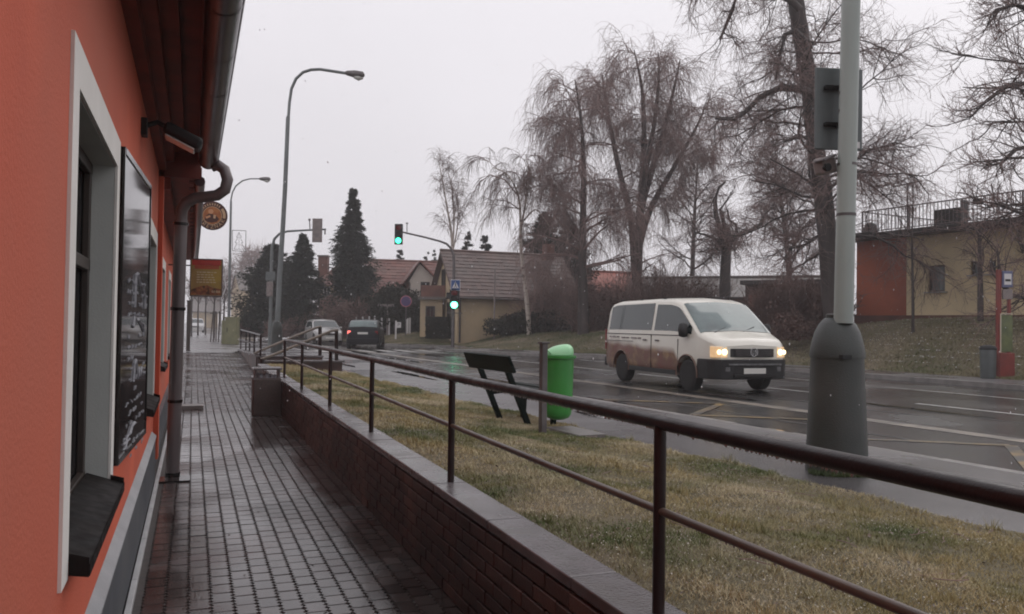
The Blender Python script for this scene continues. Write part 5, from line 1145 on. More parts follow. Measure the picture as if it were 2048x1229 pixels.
# far end of the street on the left
fh = hp(478, 105, 0); gable_house('far_pale_house', 'hazy pale house far down the street on the left', hp(480, 110, 0), hp(510, 114, 0), hp(462, 122, 0), .3, 5.8, 8.3, MT['cream'], MT['greyroof'])
gable_house('far_street_house', 'faint grey house closing the end of the street, behind the square sign', hp(385, 150, 0), hp(436, 152, 0), hp(385, 165, 0), .3, 3.2, 6.0, MT['cream'], MT['greyroof'])

# ================================================================== TREES AND SHRUBS
def unit(a): return a / (np.linalg.norm(a, axis=-1, keepdims=True) + 1e-9)
def tubes_np(P, Rr, n=3):
    """P [N,K,3] paths, Rr [N,K] radii -> verts, quads"""
    N_, K = P.shape[:2]
    T = np.gradient(P, axis=1); T = unit(T)
    ref = np.where(np.abs(T[..., 2:3]) < .9, np.array([0, 0, 1.]), np.array([1., 0, 0])); U = unit(np.cross(T, ref)); Wv = np.cross(T, U)
    an = 2 * np.pi * np.arange(n) / n
    V = P[:, :, None, :] + (U[:, :, None, :] * np.cos(an)[None, None, :, None] + Wv[:, :, None, :] * np.sin(an)[None, None, :, None]) * Rr[:, :, None, None]
    idx = np.arange(N_ * K * n).reshape(N_, K, n); a = idx[:, :-1, :]; b = np.roll(a, -1, axis=2); c = idx[:, 1:, :]; d = np.roll(c, -1, axis=2)
    return V.reshape(-1, 3), np.stack([a, b, d, c], -1).reshape(-1, 4)
def paths(P0, D0, L, K, jit, grav, r0, taper=.35):
    P = [P0]; D = unit(D0); p = P0
    for i in range(K - 1):
        D = unit(D + rng.normal(0, jit, D.shape) + np.array([0, 0, -1.]) * (grav[:, None] if hasattr(grav, '__len__') else grav)); p = p + D * (L / (K - 1))[:, None]; P.append(p)
    P = np.stack(P, 1); k = np.linspace(1, taper, K)[None, :]; return P, r0[:, None] * k
def sample(P, n, lo=.25):
    N_, K = P.shape[:2]; i = rng.integers(0, N_, n); u = rng.uniform(lo, 1, n) * (K - 1); j = np.minimum(u.astype(int), K - 2); f = (u - j)[:, None]
    a = P[i, j]; b = P[i, j + 1]; return a * (1 - f) + b * f, unit(b - a)
def tree(name, label, trunks, n1, n2, n3, n4=0, l1=3, l2=1.6, l3=.9, l4=.5, up1=.5, g1=-.05, g2=.05, g3=.3, r1=.06, r2=.025, r3=.009, r4=.006, j1=.13, j2=.18, j3=.12, lo=.3, barkm=None, twigm=None, group=None, cat='tree', extra=None, spread=.9, crown_top=1.0):
    """trunks: list of (points, radii); n1 limbs, n2 branches, n3 twigs, n4 finer twigs"""
    base = trunks[0][0][0]; t = thing(name, label, cat, base, 0, group); bo_ = Vector(base)
    bm_ = barkm or MT['bark']; tm = twigm or MT['twig']
    b = MB()
    TP = []
    for pts, rad in trunks:
        pp = [Vector(p) - bo_ for p in pts]; q = []; rr_ = []
        for i in range(len(pp) - 1):
            for k in range(5):
                f = k / 5; p0 = pp[max(i - 1, 0)]; p1 = pp[i]; p2 = pp[i + 1]; p3 = pp[min(i + 2, len(pp) - 1)]
                c = ((2 * p1) + (p2 - p0) * f + (2 * p0 - 5 * p1 + 4 * p2 - p3) * f * f + (3 * p1 - p0 - 3 * p2 + p3) * f ** 3) * .5
                q.append(c); rr_.append(lerp(rad[i], rad[i + 1], f) * (1 + random.uniform(-.05, .05)))
        q.append(pp[-1]); rr_.append(rad[-1]); b.tube(q, rr_, 9); TP.append((np.array([tuple(v) for v in q]), np.array(rr_)))
    local(b.build('trunk', bm_, smooth=60), t)
    # limbs spring from the trunks
    P0 = []; D0 = []; L0 = []; R0 = []
    for i in range(n1):
        q, rr_ = TP[rng.integers(0, len(TP))] if len(TP) > 1 else TP[0]
        f = lo + (crown_top - lo) * (i + rng.random()) / n1; j = min(int(f * (len(q) - 1)), len(q) - 2); a = rng.uniform(0, 2 * np.pi) 
        P0.append(q[j]); D0.append((np.cos(a) * spread, np.sin(a) * spread, up1 + rng.uniform(-.2, .3))); L0.append(l1 * (1.15 - .55 * f) * rng.uniform(.6, 1.15)); R0.append(min(r1 * (1.2 - .7 * f), rr_[j] * .7))
    A1, B1 = paths(np.array(P0), np.array(D0), np.array(L0), 8, j1, g1, np.array(R0), .3)
    Vs, Fs, n_ = [], [], 0
    v, f = tubes_np(A1, B1, 5); Vs.append(v); Fs.append(f); n_ += len(v)
    if extra is not None:
        for ep, er in extra:
            v, f = tubes_np(np.array([[tuple(Vector(p) - bo_) for p in ep]]), np.array([er]), 6); Vs.append(v); Fs.append(f + n_); n_ += len(v)
            EP = np.array([tuple(Vector(p) - bo_) for p in ep]); s_ = np.linspace(0, len(EP) - 1, 8); EI = np.stack([np.interp(s_, range(len(EP)), EP[:, k]) for k in range(3)], -1); A1 = np.concatenate([A1] + [EI[None]] * max(1, n1 // 14))
    S, T = sample(A1, n2, .2); Dr = T * .8 + rng.normal(0, .55, T.shape); A2, B2 = paths(S, Dr, l2 * rng.uniform(.4, 1.2, n2), 7, j2, g2, r2 * rng.uniform(.6, 1.1, n2), .35)
    v, f = tubes_np(A2, B2, 4); Vs.append(v); Fs.append(f + n_); o = raw('branches', np.concatenate(Vs), np.concatenate(Fs), MT['twig'] if (barkm is not None or 'birch' in name) else bm_, t, True)
    Vs, Fs, n_ = [], [], 0
    AA = np.concatenate([A2, A1[:, ::1][:, :7]]) if A1.shape[1] >= 7 else A2
    S, T = sample(AA[:len(A2)], n3, .15); Dr = T * .7 + rng.normal(0, .5, T.shape); A3, B3 = paths(S, Dr, l3 * rng.uniform(.3, 1.3, n3), 5, j3, g3, r3 * rng.uniform(.6, 1.2, n3), .4)
    v, f = tubes_np(A3, B3, 3); Vs.append(v); Fs.append(f); n_ += len(v)
    if n4:
        S, T = sample(A3, n4, .1); Dr = T + rng.normal(0, .55, T.shape); A4, B4 = paths(S, Dr, l4 * rng.uniform(.3, 1.2, n4), 4, j3, g3, r4 * rng.uniform(.6, 1.2, n4), .5)
        v, f = tubes_np(A4, B4, 3); Vs.append(v); Fs.append(f + n_)
    o = raw('twigs', np.concatenate(Vs), np.concatenate(Fs), tm, t); stuff(o); return t
def tp(pts, d, z0=None):
    r = [at(x, y, d) for x, y in pts]; 
    if z0 is not None: r[0].z = z0
    return r
# big weeping birches
tree('weeping_birch', 'tall straight-trunked weeping birch left of the fan-shaped one, before the tiled house', [(tp([(1166, 695), (1166, 600), (1164, 520), (1166, 430), (1167, 330), (1162, 240), (1150, 160)], 43, 1.0), [.33, .27, .22, .18, .13, .08, .03])], 44, 420, 4600, 6000, l1=3.5, l2=1.8, l3=1.5, l4=.8, up1=.45, g1=.05, g2=.16, g3=.55, r1=.07, r2=.020, r3=.0085, r4=.0065, lo=.30, spread=1.0)
tree('weeping_birch', 'widest weeping birch, its stems fanning out from low down above the van', [
    (tp([(1272, 700), (1272, 600), (1276, 480), (1284, 380), (1288, 280), (1284, 180), (1268, 100)], 47, 1.3), [.42, .34, .28, .22, .16, .10, .03]),
    (tp([(1274, 560), (1278, 440), (1304, 340), (1330, 250), (1352, 160), (1360, 120)], 47), [.28, .22, .18, .13, .08, .03]),
    (tp([(1270, 540), (1262, 440), (1238, 340), (1222, 260), (1208, 180), (1205, 150)], 47), [.26, .2, .16, .12, .07, .03]),
    (tp([(1276, 500), (1300, 420), (1345, 340), (1390, 260), (1410, 215)], 47), [.22, .18, .13, .08, .03]),
    (tp([(1274, 470), (1290, 350), (1308, 250), (1318, 150), (1316, 105)], 46), [.20, .16, .12, .07, .03])],
    64, 640, 6500, 8500, l1=2.6, l2=1.9, l3=1.4, l4=.8, up1=.5, g1=.04, g2=.16, g3=.5, r1=.055, r2=.020, r3=.0095, r4=.0070, lo=.25)
tree('leaning_birch', 'white-trunked birch leaning left with drooping crown in front of the tiled roof', [(tp([(1058, 690), (1057, 640), (1050, 570), (1042, 500), (1041, 440), (1036, 390), (1015, 350), (985, 335)], 45.5, 1.0), [.15, .13, .11, .09, .075, .06, .04, .02]),
    (tp([(1042, 460), (1052, 400), (1058, 350), (1052, 310)], 45.5), [.06, .05, .035, .02]), (tp([(1041, 450), (1070, 420), (1090, 440), (1100, 455)], 45.5), [.05, .04, .03, .02])],
    26, 200, 2200, 1600, l1=2.2, l2=1.4, l3=1.1, l4=.6, up1=.35, g1=.08, g2=.2, g3=.6, r1=.04, r2=.018, lo=.45, barkm=MT['birch'], twigm=MT['twig2'],
    extra=[(tp([(1036, 392), (1010, 360), (980, 350), (960, 365), (952, 395)], 45.3), [.05, .04, .035, .025, .015]), (tp([(1040, 420), (1015, 403), (990, 400), (975, 412)], 45.3), [.035, .03, .02, .012]), (tp([(1060, 632), (1068, 600), (1070, 575), (1060, 530)], 45.4), [.03, .025, .02, .012])])
tree('slim_birch', 'slim upright birch rising right above the mast of the green signal', [(tp([(906, 560), (905, 520), (903, 470), (895, 420), (886, 370), (878, 325)], 60, 1.2), [.13, .11, .09, .07, .05, .02]), (tp([(905, 500), (908, 440), (905, 390), (900, 355)], 60), [.07, .06, .04, .02]), (tp([(904, 510), (914, 460), (916, 420), (915, 390)], 60), [.06, .05, .03, .015])],
    24, 160, 1100, 500, l1=2.0, l2=1.0, l3=.9, l4=.5, up1=1.1, g1=-.02, g2=.0, g3=.35, r1=.03, r2=.016, lo=.3, barkm=MT['birch'], twigm=MT['twig2'], spread=.5)
# gnarled pollarded tree
tree('gnarled_tree', 'gnarled tree with few thick crooked limbs over the grey roof', [(tp([(1450, 640), (1450, 560), (1452, 510), (1453, 492)], 44, 1.9), [.34, .29, .27, .24])], 22, 170, 1700, 0, l1=1.7, l2=1.3, l3=.8, up1=.5, g1=-.03, g2=-.02, g3=-.02, r1=.06, r2=.03, r3=.011, j1=.3, j2=.35, j3=.3, lo=.75,
    extra=[(tp([(1452, 495), (1443, 470), (1432, 430), (1430, 400), (1438, 375), (1450, 365)], 44), [.18, .15, .13, .11, .09, .07]), (tp([(1453, 495), (1475, 472), (1500, 462), (1520, 450), (1530, 428), (1545, 415)], 44), [.17, .14, .13, .11, .08, .05]), (tp([(1450, 497), (1435, 480), (1410, 470), (1390, 465)], 44), [.12, .10, .07, .04]), (tp([(1452, 492), (1448, 450), (1440, 420), (1455, 400), (1462, 385)], 44), [.11, .1, .08, .06, .05]), (tp([(1475, 472), (1472, 450), (1458, 440), (1455, 420)], 44), [.09, .08, .06, .05])])
# great tree behind the pole
tree('great_tree', 'great dark tree leaning left behind the near pole, limbs reaching over the road', [(tp([(1672, 680), (1664, 600), (1655, 480), (1645, 380), (1630, 280), (1618, 170), (1600, 60), (1585, -60), (1575, -200)], 30, 1.7), [.42, .36, .34, .33, .31, .30, .30, .27, .2])],
    40, 600, 8000, 12000, l1=4.4, l2=1.8, l3=1.0, l4=.55, up1=.25, g1=.04, g2=.05, g3=.10, r1=.065, r2=.020, r3=.008, r4=.0055, j1=.2, j2=.25, j3=.22, lo=.22,
    extra=[(tp([(1628, 190), (1600, 178), (1560, 176), (1520, 195), (1490, 225), (1468, 240), (1430, 238)], 29.5), [.17, .15, .13, .11, .09, .06, .03]), (tp([(1612, 85), (1590, 62), (1570, 70), (1560, 110), (1552, 160)], 29.5), [.13, .11, .09, .06, .04]), (tp([(1600, 20), (1540, -40), (1480, -30), (1465, 20), (1440, 80)], 29), [.14, .12, .10, .07, .04]), (tp([(1585, -80), (1500, -120), (1420, -80), (1390, -10)], 29), [.14, .12, .08, .05]),
           (tp([(1660, 420), (1625, 370), (1590, 345), (1540, 318)], 30), [.08, .06, .04, .02]), (tp([(1655, 380), (1700, 345), (1740, 370), (1780, 400)], 30), [.08, .06, .04, .02]), (tp([(1650, 330), (1700, 330), (1740, 300), (1790, 290)], 30), [.07, .05, .04, .02]), (tp([(1640, 470), (1610, 490), (1570, 500)], 30), [.07, .05, .03])])
tree('chestnut_tree', 'bare tree with curling twigs entering from the right edge over the bus stop', [(tp([(2150, 760), (2135, 600), (2120, 450), (2110, 300), (2100, 150), (2095, 0), (2090, -120)], 25, 1.2), [.40, .34, .32, .30, .26, .22, .16])],
    30, 380, 3000, 4400, l1=3.2, l2=1.5, l3=.8, l4=.4, up1=.25, g1=.03, g2=-.04, g3=-.12, r1=.07, r2=.024, r3=.010, r4=.007, j1=.2, j2=.25, j3=.2, lo=.25,
    extra=[(tp([(2105, 480), (2060, 600), (2020, 590), (2000, 555), (1995, 500)], 24.5), [.11, .10, .08, .06, .03]), (tp([(2110, 340), (2070, 290), (2030, 300), (2005, 325), (1985, 330)], 24.5), [.10, .08, .07, .05, .02]), (tp([(2108, 200), (2060, 165), (2010, 175), (1975, 200), (1945, 230)], 24.5), [.10, .08, .07, .05, .02]), (tp([(2100, 60), (2060, 20), (2030, 10), (1990, 20)], 24.5), [.10, .08, .06, .03]),
           (tp([(2110, 420), (2050, 430), (2000, 410), (1950, 400)], 24.5), [.07, .06, .04, .02])])
def gz(px, d):                                                    # height of the bank at a place, from its nearest mesh vertex
    p = at(px, 640, d); q = terr.reshape(-1, 3); i = np.argmin((q[:, 0] - p.x) ** 2 + (q[:, 1] - p.y) ** 2); return float(q[i, 2])
tree('sapling', 'thin bare sapling on the grass bank in front of the beige wall', [(tp([(1826, 692), (1826, 620), (1825, 540), (1824, 470), (1826, 420), (1826, 370)], 28.2, gz(1826, 28.2) - .1), [.06, .05, .04, .03, .02, .008])], 26, 70, 300, l1=1.1, l2=.5, l3=.35, up1=1.2, g1=-.03, g2=-.05, g3=-.03, r1=.014, r2=.008, r3=.005, lo=.25, spread=.6, cat='sapling')
tree('street_sapling', 'bare slim tree before the beige wall, near the bus stop', [(tp([(1961, 680), (1961, 600), (1960, 520), (1958, 460)], 26.5, 1.9), [.10, .09, .07, .05])], 16, 60, 300, l1=1.2, l2=.6, l3=.4, up1=.9, r1=.03, r2=.014, r3=.006, lo=.5, cat='sapling')
# young staked trees at the far left
for i, (x, d, w_) in enumerate([(383, 62, 'leftmost, right beside the dark gate post'), (396, 66, 'second from the gate post'), (411, 70, 'middle one under the square sign'), (428, 56, 'inside the wooden stakes'), (448, 60, 'nearest to the yellow-green cabinet')]):
    tree('young_street_tree', 'young bare street tree, ' + w_, [(tp([(x, 668), (x, 630), (x + 1, 600), (x + 1, 575)], d, .35), [.07, .06, .05, .03])], 14, 60, 300, l1=1.7, l2=.9, l3=.6, up1=1.4, g1=-.02, g2=-.02, g3=0, r1=.03, r2=.016, r3=.010, lo=.55, spread=.7, group='young staked trees at the end of the street')
stk = thing('tree_stakes', 'ring of dark wooden stakes with rails around a young tree beside the cabinet', 'stakes', gnd(434, 684, .35))
so_ = gnd(434, 684, .35)
for x in (421, 427, 432, 437, 443): 
    p = gnd(x, 683 + (x % 3), .35) - so_; local(MB().tube([p, p + Vector((random.uniform(-.15, .15), 0, 1.75))], .035, 6).build('stake', MT['mullion']), stk)
local(MB().tube([gnd(420, 683, .35) - so_ + Zv * 1.65, gnd(445, 684, .35) - so_ + Zv * 1.65], .03, 6).build('stake_rail', MT['mullion']), stk)
# conifers
def conifer(name, label, base, H, Rb, n, droop=.25, size=.16, cat='tree', group=None, power=.9, low=.03, m_=None, crook=0, lean=0):
    t = thing(name, label, cat, base, 0, group); local(MB().tube([(0, 0, -.3), (0, 0, H * .5), (0, 0, H * .97)], [H * .02, H * .012, .01], 8).build('trunk', MT['bark']), t)
    nbr = int(n / 60); hb = low + (1 - low) * rng.random(nbr) ** 1.15 * .985; az_ = rng.uniform(0, 2 * np.pi, nbr)
    Rr = Rb * (1 - hb) ** power * rng.uniform(.62, 1.12, nbr) * (1 + crook * np.sin(az_ * 3 + hb * 17)) + .02
    k = rng.random((nbr, 60)) ** .6
    x = Rr[:, None] * k; z = hb[:, None] * H + .16 * x - droop * x ** 2 / np.maximum(Rr[:, None], .3) ; sp = (.10 + .16 * x) * np.minimum(1, (1 - hb[:, None]) * 2.2 + .12)
    P = np.stack([np.cos(az_)[:, None] * x, np.sin(az_)[:, None] * x, z], -1) + rng.normal(0, 1, (nbr, 60, 3)) * sp[..., None] * np.array([.55, .55, .35])
    P = P.reshape(-1, 3); m = len(P); out = np.stack([np.cos(az_)[:, None] * np.ones((1, 60)), np.sin(az_)[:, None] * np.ones((1, 60)), np.full((nbr, 60), -.25)], -1).reshape(-1, 3)
    D = unit(out + rng.normal(0, .5, (m, 3))); U = unit(np.cross(D, rng.normal(0, 1, (m, 3)))); s = size * rng.uniform(.5, 1.3, m)[:, None]
    V = np.stack([P - U * s * .28, P + U * s * .28, P + D * s * 1.3], 1).reshape(-1, 3)
    o = raw('crown', V, np.arange(m * 3).reshape(-1, 3), m_ or MT['needle'], t); stuff(o); return t
def mass(name, label, base, size, n, leaf=.14, m_=None, cat='shrub', twigs_=0, seed=0, group=None, lumps=7, tm=None):
    t = thing(name, label, cat, base, 0, group); sx_, sy_, sz_ = size
    cs = rng.uniform(-1, 1, (lumps, 3)) * np.array([sx_ * .36, sy_ * .36, 0]); cs[:, 2] = sz_ * rng.uniform(.28, .62, lumps); rr_ = np.stack([np.full(lumps, sx_), np.full(lumps, sy_), np.full(lumps, sz_)], 1) * rng.uniform(.16, .34, (lumps, 1)) * np.array([1, 1, 1.4])
    if n:
        i = rng.integers(0, lumps, n); D = unit(rng.normal(0, 1, (n, 3))); P = cs[i] + D * rr_[i] * (rng.uniform(.35, 1, n) ** .5)[:, None] * 1.15; P[:, 2] = np.abs(P[:, 2])
        P = np.concatenate([P[: int(n * .75)], np.stack([rng.uniform(-.5, .5, n - int(n * .75)) * sx_, rng.uniform(-.5, .5, n - int(n * .75)) * sy_, rng.uniform(0, .6, n - int(n * .75)) * sz_], 1)])
        Dd = unit(rng.normal(0, 1, (n, 3))); U = unit(np.cross(Dd, rng.normal(0, 1, (n, 3)))); s = leaf * rng.uniform(.5, 1.4, n)[:, None]
        o = raw('foliage', np.stack([P - U * s * .4, P + U * s * .4, P + Dd * s], 1).reshape(-1, 3), np.arange(n * 3).reshape(-1, 3), m_ or MT['leafdark'], t); stuff(o)
    if twigs_:
        k = twigs_; S = np.stack([rng.uniform(-.42, .42, k // 8) * sx_, rng.uniform(-.42, .42, k // 8) * sy_, np.zeros(k // 8)], 1); D = rng.normal(0, .35, S.shape) + np.array([0, 0, 1.])
        A1, B1 = paths(S, D, sz_ * rng.uniform(.5, 1.05, len(S)), 6, .15, 0, np.full(len(S), .018), .3); S2, T = sample(A1, k, .15); A2, B2 = paths(S2, T + rng.normal(0, .5, T.shape), sz_ * .3 * rng.uniform(.4, 1.1, k), 4, .15, 0, np.full(k, .009), .5)
        v1, f1 = tubes_np(A1, B1, 3); v2, f2 = tubes_np(A2, B2, 3); o = raw('twigs', np.concatenate([v1, v2]), np.concatenate([f1, f2 + len(v1)]), tm or MT['twig2'], t); stuff(o)
    return t
def B_(px, d, z): return hp(px, d, z)
conifer('spruce', 'tall pointed dark spruce between the two traffic signals', B_(702, 58, .8), 10.3, 2.7, 52000, power=.95, size=.16, low=.04, crook=.25, droop=.35)
conifer('conifer', 'broad dark conifer right behind the tall street lamp', B_(604, 58, .6), 7.2, 2.2, 30000, power=.8, droop=.05, size=.17, crook=.1, group='pair of dark conifers')
conifer('conifer', 'lumpy dark conifer left of the tall street lamp', B_(543, 60, .5), 6.7, 2.7, 40000, power=.62, droop=.02, size=.19, crook=.35, group='pair of dark conifers')
conifer('small_conifer', 'small conifer tip peeping over the long red roof', B_(797, 78, 1), 7.6, 1.5, 5000, size=.18, power=.9, crook=.3)
conifer('small_conifer', 'left one of two conifer tips beside the gable', B_(852, 80, 1), 7.6, 1.6, 4000, size=.16, power=.9, crook=.3); conifer('small_conifer', 'right one of two conifer tips beside the gable', B_(868, 76, 1), 7.4, 1.5, 4000, size=.16, power=.9, crook=.3)
conifer('small_conifer', 'ragged conifer top over the left end of the tiled roof', B_(932, 66, 1), 8.0, 2.2, 7000, size=.16, power=.85, crook=.35); conifer('small_conifer', 'ragged conifer top over the middle of the tiled roof', B_(968, 64, 1), 7.5, 2.3, 7000, size=.16, power=.85, crook=.35)
conifer('dark_conifer', 'big dark conifer mass behind the white-trunked birch', B_(1086, 56, 1.2), 8.1, 3.0, 34000, power=.72, size=.17, crook=.3, droop=.1)
conifer('dark_conifer', 'dark conifer filling the gap under the straight weeping birch', B_(1135, 58, 1.2), 7.8, 2.9, 26000, power=.65, size=.17, crook=.3, droop=.1)
mass('evergreen_bush', 'large dark rounded evergreen bush in front of the white gable', B_(790, 54.5, .7), (3.6, 2.4, 3.6), 26000, .16)
mass('evergreen_bush', 'dark bush filling the corner between spruce and round sign', B_(742, 55, .7), (2.6, 2.2, 2.7), 14000, .15)
mass('brown_shrub', 'bare brown shrub under the spruce', B_(708, 54, .7), (3.4, 2, 2.4), 9000, .12, MT['twig2'], twigs_=1400)
mass('brown_shrub', 'low brown shrub behind the silver car', B_(655, 56, .6), (3.6, 2, 1.6), 7000, .12, MT['leafdark'], twigs_=900)
mass('brown_shrub', 'brown hedge strip between the conifers and the silver car', B_(598, 56, .5), (4.4, 2, 1.5), 7000, .12, MT['twig2'], twigs_=900)
mass('brown_shrub', 'brown hedge strip left of the lamp boot', B_(520, 60, .4), (4.6, 2, 1.5), 7000, .12, MT['twig2'], twigs_=700)
hb_ = B_(880, 48.5, .9); t = thing('clipped_hedge', 'clipped dark box hedge below the gable windows', 'hedge', hb_, -YAW); n = 12000
P = np.stack([rng.uniform(-.8, .8, n), rng.uniform(-.35, .35, n), rng.uniform(-.2, 1.0, n)], 1); k = rng.integers(0, 3, n); P[k == 0, 2] = 1.0 + rng.normal(0, .02, (k == 0).sum()); P[k == 1, 1] = -.35 + rng.normal(0, .02, (k == 1).sum())
D = unit(rng.normal(0, 1, (n, 3))); U = unit(np.cross(D, rng.normal(0, 1, (n, 3)))); o = raw('foliage', np.stack([P - U * .03, P + U * .03, P + D * .08], 1).reshape(-1, 3), np.arange(n * 3).reshape(-1, 3), MT['leafdark'], t); stuff(o)
mass('dark_shrub', 'dark spreading shrub left of the white-trunked birch', B_(1018, 46.5, 1.0), (2.6, 1.6, 1.45), 9000, .12)
mass('dark_shrub', 'dark spreading shrub between the two pale and straight birches', B_(1100, 46.5, 1.1), (3.4, 1.8, 1.35), 9000, .12, twigs_=500)
mass('brown_thicket', 'dark brown thicket left of the van, under the weeping birches', B_(1205, 45, 1.2), (3.6, 2.2, 2.8), 3000, .12, MT['twig2'], twigs_=3500, tm=MT['twig'])
mass('brown_thicket', 'brown thicket hiding the right end of the tiled house', B_(1120, 47.5, 1.1), (3.4, 1.8, 3.6), 1500, .12, MT['twig2'], twigs_=3600, tm=MT['twig'])
mass('brown_thicket', 'thin brown thicket over the van roof, before the boundary wall', B_(1330, 44.5, 1.6), (6.5, 2.2, 3.0), 4000, .12, MT['twig2'], twigs_=5000)
mass('brown_thicket', 'reddish thicket before the garage', B_(1585, 34, 1.6), (3.6, 2, 2.0), 2000, .12, MT['twig2'], twigs_=4500)
mass('brown_thicket', 'low reddish thicket at the foot of the great tree', B_(1655, 32.5, 1.8), (1.6, 1.6, 1.3), 900, .12, MT['twig2'], twigs_=1500)
mass('round_shrub', 'small dark rounded shrub on the bank just right of the van', B_(1583, 30.5, 1.2), (1.3, 1.2, 1.0), 5000, .10, MT['twig2'], twigs_=500)
mass('twiggy_bush', 'grey twiggy bush mass behind the gnarled tree', B_(1400, 62, 1.9), (14, 3, 3.6), 0, .12, twigs_=5000, tm=MT['twig'])
tree('back_tree', 'thin bare tree behind the garage, left of the great trunk', [(tp([(1580, 640), (1578, 540), (1570, 460), (1560, 390), (1550, 330)], 48, 1.9), [.2, .17, .13, .08, .03])], 40, 360, 4200, 2500, l1=3.4, l2=1.7, l3=1.0, l4=.6, up1=.5, g2=.04, g3=.12, r3=.010, r4=.008, lo=.25)
tree('back_tree', 'faint bare tree between the fan-shaped birch and the gnarled tree', [(tp([(1385, 640), (1385, 540), (1388, 450), (1392, 380), (1396, 320)], 58, 1.9), [.2, .17, .13, .08, .03])], 36, 300, 3600, 1800, l1=3.2, l2=1.7, l3=1.1, l4=.6, up1=.6, g2=.06, g3=.2, r3=.010, r4=.008, lo=.25)
wood = None
for i, (x, d, h_) in enumerate([(480, 150, 13), (500, 125, 11), (520, 118, 10), (440, 160, 11), (410, 170, 9)]):
    tree('far_tree', ['hazy bare tree behind the far pale house', 'hazy bare tree right of the distant lamp pole', 'hazy bare tree touching the left conifer', 'hazy bare tree over the cabinet', 'faintest bare tree under the square sign'][i], [([B_(x, d, .3), B_(x, d, h_ * .5), B_(x + 1, d, h_)], [.3, .2, .05])], 20, 120, 900, l1=h_ * .35, l2=2.2, l3=1.6, up1=.8, g3=.02, r1=.08, r2=.04, r3=.03, lo=.3, group='hazy bare trees at the end of the street')

# ================================================================== GRASS, SLEET, AIR
def blades(name, P, h, w, m_, lean=.5):
    n = len(P); D = np.stack([rng.normal(0, lean, n), rng.normal(0, lean, n), np.ones(n)], 1); D = unit(D); a = rng.uniform(0, np.pi, n); U = np.stack([np.cos(a), np.sin(a), np.zeros(n)], 1)
    V = np.stack([P - U * w[:, None], P + U * w[:, None], P + D * h[:, None]], 1).reshape(-1, 3); return stuff(raw(name, V, np.arange(n * 3).reshape(-1, 3), m_))
n = 420000; y = 1.6 + 18.8 * rng.random(n) ** 1.9; e0, e1_ = verge_edge(0), verge_edge(20)
e = e0 + (e1_ - e0) * y / 20; x = 1.63 + (e - 1.63 + .04) * rng.random(n); 
kk = (x - 1.66) / np.maximum(.1, e - 1.66); kk = np.clip(kk, 0, 1); kk = kk * kk * (3 - 2 * kk); z = .578 + (.37 - .578) * kk + (.012 * np.sin(x * 5.1 + y * 1.7) + .01 * np.sin(y * 4.3)) * np.clip((x - 1.66) / .35, 0, 1) - .004
clump = .55 + .45 * np.sin(x * 9 + 2 * np.sin(y * 7)) * np.sin(y * 11 + 1.7 * np.sin(x * 5)); h = rng.uniform(.008, .032, n) * (.6 + clump) ; w = .0016 + .00045 * y
blades('grass', np.stack([x, y, z], 1), h, w * rng.uniform(.6, 1.3, n), MT['grass'], .9)
# longer tufts and dead leaves lying in the turf
nt_ = 420; ti = rng.integers(0, n, nt_); nb3 = 34; tx_ = np.repeat(x[ti], nb3) + rng.normal(0, .022, nt_ * nb3); ty_ = np.repeat(y[ti], nb3) + rng.normal(0, .022, nt_ * nb3); tz2 = np.repeat(z[ti], nb3); sc_ = np.repeat(rng.uniform(.5, 1.4, nt_), nb3)
tx_ = np.maximum(tx_, 1.65)
blades('grass_tufts', np.stack([tx_, ty_, tz2], 1), rng.uniform(.03, .075, nt_ * nb3) * sc_, .002 + .0004 * ty_, MT['grass'], .55)
li = rng.integers(0, n, 900); P = np.stack([x[li], y[li], z[li] + rng.uniform(.012, .03, 900)], 1); a = rng.uniform(0, 6.28, 900); sz_ = rng.uniform(.006, .016, 900)[:, None]
U = np.stack([np.cos(a), np.sin(a), rng.normal(0, .3, 900)], 1) * sz_; W_ = np.stack([-np.sin(a), np.cos(a), rng.normal(0, .3, 900)], 1) * sz_ * .6
stuff(raw('dead_leaves', np.stack([P - U, P - W_, P + U, P + W_], 1).reshape(-1, 3), np.arange(3600).reshape(-1, 4), mat('dead_leaf_brown', (.10, .05, .025), (.05, .028, .016), .5, scale=20)))
# thin sleet caught in the turf
n = 30000; i = rng.integers(0, len(x), n); s = rng.uniform(.0012, .0042, n) * (1 + y[i] * .05); keep = (np.sin(x[i] * 2.3 + 1.2 * np.sin(y[i] * 1.9)) * np.sin(y[i] * 1.3 + 1) > -.15); i = i[keep]; s = s[keep]
P = np.stack([x[i], y[i], z[i] + rng.uniform(.006, .028, len(i))], 1); D = unit(rng.normal(0, 1, (len(i), 3)) + np.array([0, 0, 1.5])); U = unit(np.cross(D, rng.normal(0, 1, P.shape))); W_ = np.cross(D, U)
V = np.stack([P - U * s[:, None], P + W_ * s[:, None], P + U * s[:, None], P - W_ * s[:, None]], 1).reshape(-1, 3); stuff(raw('settled_sleet', V, np.arange(len(V)).reshape(-1, 4), MT['fleck']))
